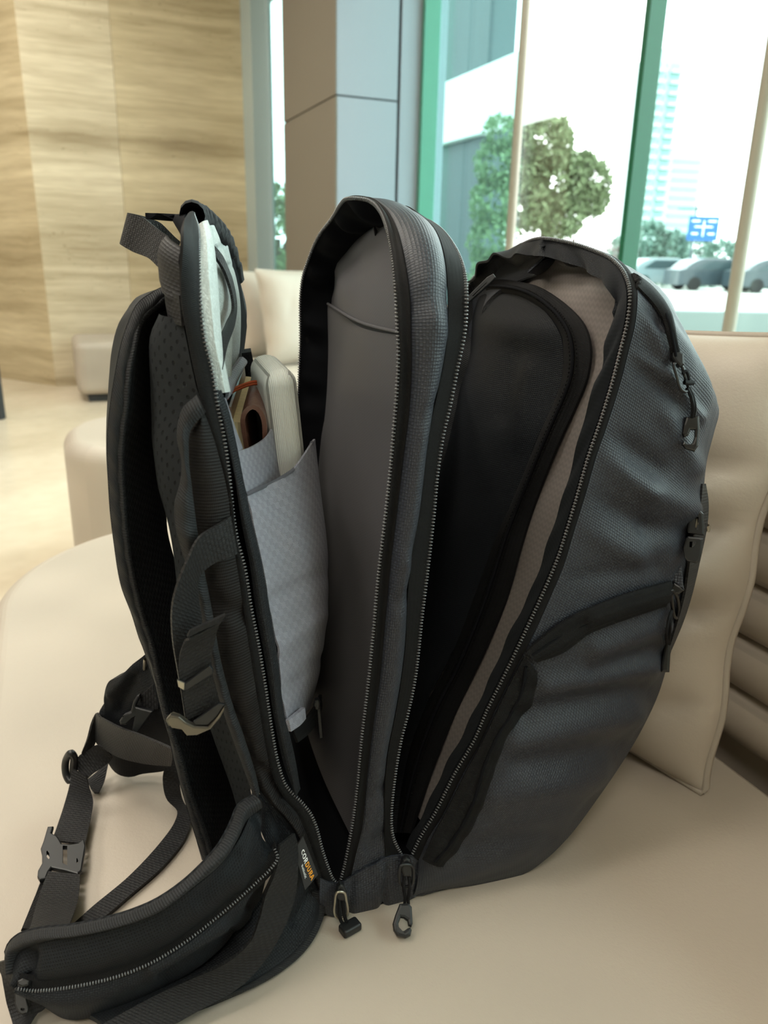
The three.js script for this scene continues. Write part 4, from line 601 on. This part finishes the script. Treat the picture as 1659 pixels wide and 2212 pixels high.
// far wing, waist straps and buckles
const farW = part(bag, 'hip_belt', loft([[ph(372, 1385, 0.17), ph(330, 1405, 0.15), ph(300, 1425, 0.14), ph(270, 1452, 0.126), ph(243, 1468, 0.115), ph(229, 1500, 0.1), ph(226, 1545, 0.08)], [ph(390, 1520, 0.12), ph(350, 1530, 0.1), ph(310, 1535, 0.09), ph(275, 1550, 0.08), ph(254, 1565, 0.07), ph(242, 1585, 0.06), ph(232, 1590, 0.055)], [ph(410, 1640, 0.05), ph(360, 1655, 0.02), ph(304, 1662, 0.012), ph(282, 1668, 0.01), ph(262, 1662, 0.01), ph(248, 1645, 0.014), ph(236, 1615, 0.03)]], 40, 20, { th: 0.012, bump: (s, q, p) => folds([[250, 1490, 300, 1440, 12, 0.006], [262, 1530, 300, 1450, 8, -0.005]])(s, q, p) }), M.net, 'far hip belt wing seen past the shoulder strap');
part(farW, 'zipper_puller', tube([ph(314, 1424, 0.15), ph(313, 1432, 0.145), ph(312, 1446, 0.135)], 0.0016, 8, 6), M.steel);
const farN = V(-0.15, 0.35, 0.93), fb = ph(295, 1540, 0.1).addScaledVector(V(0, 0.2, 1), 0.01);
const fbk = part(bag, 'small_buckle', plate(fb, farN, [[304, 1497], [297, 1501], [290, 1512], [284, 1535], [270, 1541], [259, 1556], [262, 1564], [275, 1564], [284, 1554], [292, 1548], [287, 1574], [296, 1586], [304, 1576], [314, 1562], [330, 1540], [332, 1534], [305, 1527], [294, 1524], [304, 1505]], [[[271, 1547], [277, 1544], [279, 1549], [273, 1552]]], 0.008, 0.0015), M.plastic, 'dark plastic clip on the far belt wing');
part(fbk, 'clip_webbing', plate(fb.clone().addScaledVector(farN, -0.006), farN, [[303, 1504], [332, 1476], [345, 1500], [342, 1532], [320, 1532], [304, 1522]], null, 0.003), M.web);
const waist = part(bag, 'waist_strap', loft([[ph(375, 1618, 0.115), ph(340, 1602, 0.11), ph(304, 1587, 0.102), ph(260, 1571, 0.094), ph(230, 1556, 0.088), ph(217, 1549, 0.085)], [ph(370, 1653, 0.08), ph(335, 1651, 0.075), ph(304, 1647, 0.068), ph(260, 1636, 0.06), ph(228, 1618, 0.053), ph(211, 1606, 0.05)]], 30, 8, { th: 0.002 }), M.web, 'waist strap trailing over the seat to its buckle');
part(waist, 'strap_back', loft([[ph(217, 1549, 0.085), ph(208, 1540, 0.083), ph(200, 1556, 0.075), ph(190, 1592, 0.06), ph(176, 1626, 0.044)], [ph(211, 1606, 0.05), ph(206, 1600, 0.05), ph(203, 1608, 0.047), ph(198, 1622, 0.042), ph(190, 1640, 0.036)]], 20, 5, { th: 0.002 }), M.web);
part(waist, 'strap_fold', loft([[ph(226, 1612, 0.055), ph(208, 1610, 0.052), ph(185, 1624, 0.044), ph(172, 1632, 0.04), ph(161, 1655, 0.032)], [ph(243, 1634, 0.04), ph(238, 1643, 0.036), ph(215, 1662, 0.03), ph(200, 1672, 0.027), ph(187, 1684, 0.024)]], 20, 8, { th: 0.002 }), M.web);
part(waist, 'strap_slider', tube([ph(154, 1627, 0.05), ph(144, 1638, 0.042), ph(141, 1655, 0.034), ph(144, 1675, 0.026), ph(152, 1687, 0.022), ph(158, 1680, 0.024), ph(159, 1655, 0.034), ph(160, 1636, 0.044)], 0.0034, 60, 8, true), M.plastic);
part(waist, 'strap_run', loft([[ph(158, 1660, 0.034), ph(153, 1686, 0.026), ph(139, 1739, 0.014), ph(122, 1791, 0.01), ph(113, 1816, 0.01)], [ph(187, 1676, 0.03), ph(192, 1700, 0.022), ph(201, 1728, 0.013), ph(197, 1762, 0.01), ph(184, 1824, 0.01)]], 30, 8, { th: 0.002 }), M.web);
part(waist, 'strap_end', loft([[ph(188, 1686, 0.008), ph(196, 1703, 0.006), ph(204, 1713, 0.005)], [ph(234, 1648, 0.016), ph(226, 1685, 0.008), ph(213, 1713, 0.005)]], 10, 4, { th: 0.002 }), M.web);
const upN = V(0.05, 1, 0.1);
const side = part(waist, 'side_release_buckle', plate(ph(140, 1850, 0.013), upN, [[103, 1789], [116, 1788], [112, 1803], [124, 1809], [131, 1820], [134, 1826], [154, 1827], [170, 1824], [181, 1815], [186, 1831], [177, 1884], [168, 1892], [140, 1884], [112, 1878], [106, 1886], [100, 1901], [86, 1904], [81, 1896], [82, 1884], [91, 1868], [91, 1849], [88, 1836], [94, 1820]], [[[97, 1844], [103, 1838], [110, 1846], [111, 1858], [105, 1864], [98, 1857]], [[133, 1829], [149, 1829], [148, 1876], [132, 1871]], [[162, 1858], [169, 1854], [173, 1864], [168, 1873], [162, 1869]]], 0.0045, 0.0012), M.plastic, 'black plastic side release buckle');
part(waist, 'strap_lower', loft([[ph(105, 1884, 0.013), ph(94, 1910, 0.013), ph(82, 1943, 0.016), ph(65, 2003, 0.034), ph(58, 2020, 0.04)], [ph(173, 1891, 0.013), ph(172, 1915, 0.013), ph(168, 1945, 0.016), ph(150, 1999, 0.034), ph(143, 2012, 0.04)]], 30, 8, { th: 0.002 }), M.web);
part(waist, 'strap_under', loft([[ph(90, 1900, 0.01), ph(74, 1940, 0.008), ph(56, 1985, 0.012), ph(46, 2008, 0.02)], [ph(110, 1884, 0.008), ph(92, 1940, 0.006), ph(74, 1985, 0.01), ph(66, 2010, 0.016)]], 20, 4, { th: 0.002 }), M.web);
part(bag, 'lower_strap', loft([[ph(376, 1615, 0.06), ph(366, 1640, 0.05), ph(354, 1668, 0.04), ph(353, 1694, 0.03), ph(360, 1725, 0.018), ph(383, 1750, 0.009), ph(378, 1776, 0.006), ph(347, 1821, 0.004), ph(278, 1895, 0.004), ph(200, 1960, 0.004), ph(150, 2005, 0.004)], [ph(410, 1620, 0.06), ph(398, 1645, 0.05), ph(390, 1668, 0.042), ph(388, 1699, 0.03), ph(394, 1727, 0.017), ph(412, 1760, 0.009), ph(404, 1804, 0.005), ph(356, 1869, 0.004), ph(278, 1938, 0.004), ph(217, 1990, 0.004), ph(180, 2020, 0.004)]], 60, 8, { th: 0.002 }), M.web, 'narrow lower strap curling over the seat');
// zipper pulls
function pull(name, label, slider, ring, cords, hook, sp, sn, mat = M.plastic) {
  const g = part(bag, 'zipper_pull', plate(sp, sn, slider, null, 0.007, 0.0015), mat, label);
  part(g, 'pull_ring', tube(ring[0], ring[1], 40, 6, true), ring[2] ?? mat);
  for (const c of cords) part(g, 'cord', tube(c, 0.0013, 24, 6), M.cord);
  return g;
}
{
  const g = pull('zipper_pull', 'zipper pull with a metal ring and toggle', [[728, 1912], [734, 1905], [742, 1908], [748, 1924], [744, 1942], [730, 1942], [724, 1928]], [w0([[728, 1928], [723, 1950], [722, 1970], [727, 1981], [738, 1985], [748, 1980], [751, 1968], [748, 1945], [743, 1928]], -0.014), 0.0011, M.steel], [[[733, 1940, -0.013], [733, 1965, -0.015], [735, 1985, -0.016], ph(742, 1998, 0.006), ph(748, 2006, 0.005)], [[740, 1940, -0.013], [742, 1965, -0.015], [746, 1985, -0.016], ph(752, 1996, 0.006), ph(757, 2002, 0.005)]], null, pt(736, 1925, -0.01), L(-0.1, 0.3, -1));
  const a = ph(737, 2014, 0.0045), b = ph(775, 1993, 0.0045), d = b.clone().sub(a), tg = box(d.length(), 0.007, 0.010, 0.002); tg.rotateY(Math.atan2(-d.z, d.x)); tg.translate(...a.clone().lerp(b, 0.5).toArray());
  part(g, 'toggle', tg, M.plastic);
  const g2 = pull('zipper_pull', 'zipper pull ending in a dark hook', [[869, 1854], [877, 1848], [885, 1852], [890, 1872], [888, 1890], [870, 1890], [864, 1872]], [w0([[866, 1870], [863, 1895], [866, 1910], [878, 1916], [889, 1910], [893, 1893], [889, 1870]], -0.014), 0.0013], [[[873, 1890, -0.013], [872, 1915, -0.016], [875, 1940, -0.018], [874, 1953, -0.018]], [[883, 1890, -0.013], [885, 1915, -0.016], [882, 1940, -0.018], [882, 1953, -0.018]]], null, pt(878, 1870, -0.01), L(-0.1, 0.3, -1));
  const h1 = pt(875, 1955, -0.02), h2 = ph(870, 2022, 0.005), hn = V().crossVectors(V(1, 0, 0.1), h2.clone().sub(h1)); if (hn.dot(eyeB.clone().sub(h1)) < 0) hn.negate();
  part(g2, 'hook', plate(h1.clone().lerp(h2, 0.5), hn, [[863, 1953], [882, 1952], [889, 1960], [891, 1996], [888, 2003], [882, 2000], [880, 1990], [872, 1984], [865, 1983], [860, 1996], [862, 2010], [872, 2012], [880, 2006], [886, 2004], [889, 2010], [886, 2022], [876, 2027], [858, 2022], [850, 2010], [848, 1996], [854, 1976]], null, 0.006, 0.0018), M.plastic);
}
bag.updateMatrixWorld(true);
const lift = (x, y, k) => on(hull, x, y, k) ?? pt(x, y, 0.0);
{
  const sp = lift(1462, 774, 0.005), n = eyeB.clone().sub(sp).normalize().add(V(0.3, 0.2, 0)), hook = lift(1488, 935, 0.006);
  const g = pull('zipper_pull', 'zipper pull on a knotted cord with a grey hook', [[1449, 756], [1464, 758], [1475, 766], [1476, 790], [1466, 794], [1456, 784], [1450, 774]], [[lift(1456, 786, 0.008), lift(1462, 812, 0.008), lift(1469, 837, 0.008), lift(1479, 846, 0.008), lift(1487, 840, 0.008), lift(1480, 815, 0.009), lift(1472, 790, 0.008)], 0.0012], [[lift(1474, 806, 0.009), lift(1482, 802, 0.01), lift(1487, 815, 0.01), lift(1487, 828, 0.01)], [lift(1484, 838, 0.009), lift(1492, 855, 0.009), lift(1497, 880, 0.008), lift(1495, 902, 0.007)], [lift(1488, 838, 0.009), lift(1496, 855, 0.009), lift(1501, 880, 0.008), lift(1500, 902, 0.007)]], null, sp, n);
  part(g, 'cord_knot', tube([lift(1478, 826, 0.011), lift(1486, 827, 0.012), lift(1497, 827, 0.012)], 0.0018, 10, 6), M.cord);
  part(g, 'hook', plate(hook, eyeB.clone().sub(hook).normalize().add(V(0.15, 0.1, 0)), [[1482, 901], [1509, 899], [1511, 927], [1508, 964], [1500, 976], [1480, 970], [1473, 961], [1477, 953], [1487, 962], [1495, 958], [1500, 945], [1500, 929], [1491, 929], [1486, 941], [1478, 945], [1473, 937], [1476, 918]], null, 0.005, 0.0014), M.metal);
}
{
  const sp = lift(1460, 1268, 0.006), q = (x, y, k) => { const p = lift(Math.min(x, 1478 - Math.max(0, (y - 1310) * 0.33)), y, k); const v = eyeB.clone().sub(p).normalize(); return pt(x, y, -p.z - v.z * 0.0); };
  const n = eyeB.clone().sub(sp).normalize();
  const g = pull('zipper_pull', 'zipper pull with a hanging metal toggle', [[1446, 1272], [1456, 1258], [1470, 1266], [1478, 1275], [1466, 1284], [1452, 1282]], [[q(1450, 1276, 0.01), q(1452, 1305, 0.01), q(1456, 1330, 0.01), q(1463, 1334, 0.01), q(1466, 1318, 0.01), q(1460, 1284, 0.01)], 0.0013], [[q(1452, 1318, 0.01), q(1444, 1340, 0.011), q(1440, 1365, 0.011), q(1441, 1390, 0.011)], [q(1450, 1328, 0.01), q(1448, 1350, 0.011), q(1445, 1390, 0.011)]], null, sp, n, M.metal);
  part(g, 'zipper_garage', plate(sp.clone().addScaledVector(n, 0.001), n, [[1449, 1252], [1466, 1225], [1472, 1222], [1476, 1262], [1478, 1274]], null, 0.003, 0.0008), M.shell);
  const tp = q(1437, 1420, 0.012); part(g, 'toggle', plate(tp, eyeB.clone().sub(tp).normalize(), [[1436, 1386], [1446, 1387], [1449, 1396], [1446, 1452], [1428, 1452], [1427, 1440]], null, 0.009, 0.002), M.metal);
}
{
  const p = lift(1494, 1140, 0.008), n = eyeB.clone().sub(p).normalize();
  const fr = part(bag, 'front_strap', loft([[[1515, 1045, 0.01], [1512, 1080, 0.004], [1499, 1130, -0.002], [1488, 1210, 0], [1478, 1280, 0.002], [1462, 1340, 0.004], [1440, 1410, 0.01]], [[1522, 1045, 0.02], [1528, 1085, 0.02], [1526, 1130, 0.02], [1509, 1215, 0.02], [1491, 1290, 0.02], [1473, 1345, 0.02], [1449, 1402, 0.02]]], 50, 5, { th: 0.002 }), M.web, 'thin front strap along the shell edge');
  const frame = (y0, out, hole, m) => { const f = part(fr, 'strap_buckle', plate(p.clone().addScaledVector(n, y0), n, out, [hole], 0.008, 0.0016), m); return f; };
  const f1 = frame(0.002, [[1489, 1104], [1494, 1102], [1514, 1104], [1520, 1110], [1522, 1157], [1486, 1152], [1484, 1145]], [[1497, 1111], [1514, 1113], [1513, 1150], [1497, 1148]], M.plastic);
  part(f1, 'cross_bar', merge([plate(p.clone().addScaledVector(n, 0.001), n, [[1496, 1130], [1515, 1128], [1515, 1132], [1497, 1137]], null, 0.004), plate(p.clone().addScaledVector(n, 0.0015), n, [[1503, 1120], [1507, 1120], [1506, 1140], [1501, 1140]], null, 0.004)]), M.steel);
  frame(0.004, [[1481, 1163], [1486, 1158], [1512, 1160], [1519, 1164], [1515, 1200], [1511, 1212], [1504, 1217], [1484, 1212], [1478, 1204], [1475, 1184]], [[1485, 1165], [1512, 1166], [1508, 1178], [1498, 1188], [1484, 1186]], M.plastic);
  part(fr, 'cord', tube([pt(1527, 1135, 0.02), pt(1529, 1142, 0.02), pt(1527, 1148, 0.02)], 0.002, 8, 6), M.steel);
}
// sewn label with woven lettering
{
  const cv = document.createElement('canvas'); cv.width = 512; cv.height = 224; const c = cv.getContext('2d');
  c.fillStyle = '#2b2b2d'; c.fillRect(0, 0, 512, 224); c.font = 'bold 82px sans-serif'; c.textBaseline = 'alphabetic';
  c.fillStyle = '#f2f5f5'; c.fillText('COR', 108, 108); const wCor = c.measureText('COR').width; c.fillStyle = '#f0a52a'; c.fillText('DURA', 108 + wCor, 108);
  c.fillStyle = '#dfe6ea'; c.font = 'bold 46px sans-serif'; c.fillText('Ballistic', 236, 172);
  const tx = new THREE.CanvasTexture(cv); tx.colorSpace = THREE.SRGBColorSpace;
  const q = [[635, 1836, -0.012], [654, 1806, -0.008], [658, 1922, -0.016], [686, 1889, -0.012]].map((e) => pt(...e)), g = new THREE.BufferGeometry(), n = V().crossVectors(q[2].clone().sub(q[0]), q[1].clone().sub(q[0])).normalize(); if (n.dot(eyeB.clone().sub(q[0])) < 0) n.negate();
  const pos = [], uv = [], idx = []; for (const k of [1, -1]) q.forEach((p, i) => { pos.push(...p.clone().addScaledVector(n, k * 0.0006).toArray()); uv.push(i < 2 ? 0 : 1, i % 2); });
  idx.push(0, 2, 1, 1, 2, 3, 4, 5, 6, 5, 7, 6); for (const [a, b] of [[0, 1], [1, 3], [3, 2], [2, 0]]) idx.push(a, b, a + 4, b, b + 4, a + 4);
  g.setAttribute('position', new THREE.Float32BufferAttribute(pos, 3)); g.setAttribute('uv', new THREE.Float32BufferAttribute(uv, 2)); g.setIndex(idx); const gg = g.toNonIndexed(); gg.computeVertexNormals();
  part(bag, 'fabric_label', gg, std({ map: tx, roughness: 0.8 }), 'small black fabric label with white and orange lettering');
}

// ───────────────────────── things carried in the rear compartment ─────────────────────────
function carried(name, label, category, pieces) {                     // pieces: [name, geometry in bag axes, material, parent name]
  let lo = V(1, 1, 1).multiplyScalar(9), hi = lo.clone().negate();
  for (const [, g] of pieces) { g.computeBoundingBox(); lo.min(g.boundingBox.min); hi.max(g.boundingBox.max); }
  const base = V((lo.x + hi.x) / 2, lo.y, (lo.z + hi.z) / 2), t = thing(name, label, category, fromBag(base), TURN);
  for (const [n, g, m, l] of pieces) part(t, n, g.translate(-base.x, -base.y, -base.z), m, l);
  return t;
}
function prism(near, far) {                                            // two like polygons joined by sides
  const a = P(near), b = P(far), n = a.length, pos = [], uv = [], tri = (...q) => q.forEach(([p, u, v]) => { pos.push(p.x, p.y, p.z); uv.push(u, v); });
  for (let i = 0; i < n; i++) { const j = (i + 1) % n, w = a[i].distanceTo(b[i]), h = a[i].distanceTo(a[j]); tri([a[i], 0, 0], [b[i], w, 0], [a[j], 0, h], [a[j], 0, h], [b[i], w, 0], [b[j], w, h]); }
  for (const q of [a, [...b].reverse()]) for (let i = 1; i < n - 1; i++) tri([q[0], q[0].x, q[0].y], [q[i], q[i].x, q[i].y], [q[i + 1], q[i + 1].x, q[i + 1].y]);
  const g = new THREE.BufferGeometry(); g.setAttribute('position', new THREE.Float32BufferAttribute(pos, 3)); g.setAttribute('uv', new THREE.Float32BufferAttribute(uv, 2)); g.computeVertexNormals(); return g;
}
M.paper = std({ color: '#ecd9b4', roughness: 0.85, map: texture(256, 256, [0.02, 0.02], (u, v) => { const k = 0.82 + 0.18 * hash(Math.floor(u * 90), 3) ; return [k, k, k * 0.97]; }, true) });
M.brown = std({ color: '#5f3d31', roughness: 0.32, clearcoat: 0.25, clearcoatRoughness: 0.35, bumpMap: M.leather.bumpMap, bumpScale: 0.0003 });
M.elastic = std({ color: '#9c4521', roughness: 0.8 });
M.whitePlastic = std({ color: '#dedfd9', roughness: 0.4, bumpMap: texture(64, 16, [0.0192, 0.02], (u) => pulse(u * 16)), bumpScale: 0.0003, map: texture(64, 16, [0.0192, 0.02], (u) => 0.9 + 0.1 * pulse(u * 16), true) });
M.greyPlastic = std({ color: '#8e8a80', roughness: 0.5 });
{
  // shift from the near end of the notebook to its far end
  const far = pt(567, 785, 0.2).sub(pt(545, 879, 0.072)), mv = (l, k = 1) => P(l).map((p) => p.clone().addScaledVector(far, k));
  const prof = [[545, 1060, 0.07], [536, 990, 0.07], [526, 925, 0.07], [524, 909, 0.07], [527, 895, 0.07], [535, 884, 0.07], [545, 879, 0.07], [557, 884, 0.07], [567, 899, 0.07], [571, 917, 0.07], [572, 950, 0.07], [572, 1000, 0.07], [576, 1060, 0.07]];
  const foldG = (() => { const c = spl(prof, 40), G = c.map((p) => [...Array(13)].map((_, j) => p.clone().addScaledVector(far, j / 12))); return surf(G, { th: 0.0032 }); })();
  const pages = prism([[501, 911, 0.074], [523, 913, 0.074], [540, 1040, 0.074], [518, 1040, 0.074]], mv([[501, 911, 0.074], [523, 913, 0.074], [540, 1040, 0.074], [518, 1040, 0.074]], 0.98));
  const cover = prism([[494, 878, 0.076], [499, 880, 0.076], [517, 1040, 0.076], [512, 1040, 0.076]], mv([[494, 878, 0.076], [499, 880, 0.076], [517, 1040, 0.076], [512, 1040, 0.076]], 0.95));
  const el = (d) => tube([[490, 858 + d, 0.093], [497, 846 + d, 0.098], [507, 839 + d, 0.102], [519, 834 + d, 0.106], [532, 829 + d, 0.108], [546, 825 + d, 0.110], [558, 825 + d, 0.112], [567, 828 + d, 0.114], [575, 837 + d, 0.116], [578, 860 + d, 0.116]], 0.0011, 60, 6);
  carried('notebook', 'worn brown leather notebook held shut by a doubled orange elastic cord', 'notebook', [['spine_cover', foldG, M.brown], ['front_cover', cover, M.brown], ['page_block', pages, M.paper], ['elastic_cord', el(0), M.elastic], ['elastic_cord', el(4.5), M.elastic]]);
}
{
  const top = pt(605, 797, 0.072), g = box(0.0245, 0.12, 0.085, 0.0115), gm = metreUV(g); gm.translate(0, -0.06, 0).rotateZ(0.10).rotateX(0.03).translate(top.x, top.y, top.z - 0.0425);
  const seam = tube([[586, 808, 0.055], [594, 850, 0.0545], [606, 920, 0.0545], [622, 1010, 0.0545]], 0.0004, 20, 5);
  carried('plastic_case', 'white rounded plastic case with fine ribs, tallest item in the grey pocket', 'case', [['case_body', gm, M.whitePlastic]]);
  const n1 = [[586, 786, 0.165], [590, 781, 0.165], [603, 783, 0.165], [627, 812, 0.165], [640, 850, 0.165], [640, 960, 0.165], [620, 960, 0.165]];
  carried('flat_case', 'thin grey case half hidden behind the white ribbed case', 'case', [['case_body', prism(n1, P(n1).map((p) => p.clone().add(L(-0.002, -0.004, 0.05)))), M.greyPlastic]]);
  const n2 = [[522, 763, 0.225], [543, 760, 0.225], [553, 810, 0.225], [556, 860, 0.225], [530, 860, 0.225], [526, 800, 0.225]];
  carried('card_wallet', 'small dark grey wallet standing behind the notebook', 'wallet', [['wallet_body', prism(n2, P(n2).map((p) => p.clone().add(L(0.002, 0.001, 0.02)))), M.twill]]);
}
{
  const c0 = [[426, 486, 0.1], [431, 512, 0.06], [434, 560, 0.03], [436, 600, 0.018], [440, 648, 0.012], [450, 745, 0.006], [462, 800, 0.008], [472, 850, 0.01]], c1 = [[436, 489, 0.13], [444, 512, 0.12], [452, 560, 0.1], [457, 600, 0.095], [462, 648, 0.09], [466, 745, 0.08], [470, 800, 0.08], [478, 850, 0.08]], c2 = [[448, 499, 0.18], [459, 524, 0.18], [469, 560, 0.17], [477, 600, 0.165], [484, 648, 0.16], [486, 745, 0.15], [484, 800, 0.15], [486, 850, 0.15]], c3 = [[461, 515, 0.215], [473, 540, 0.23], [483, 570, 0.235], [493, 605, 0.24], [502, 660, 0.245], [501, 745, 0.24], [494, 800, 0.235], [490, 850, 0.235]];
  carried('folded_cloth', 'pale grey fleece cloth folded into the top of the rear compartment', 'cloth', [['cloth_fold', loft([c0, c1, c2, c3], 50, 30, { th: 0.008, bump: (s, q, p) => 0.003 * Math.sin(q * 14) + folds([[456, 540, 468, 780, 4, -0.008], [480, 580, 488, 700, 4, -0.006], [468, 540, 490, 640, 5, 0.003]])(s, q, p) }), M.fleece]]);
}
renderer.render(scene, camera);
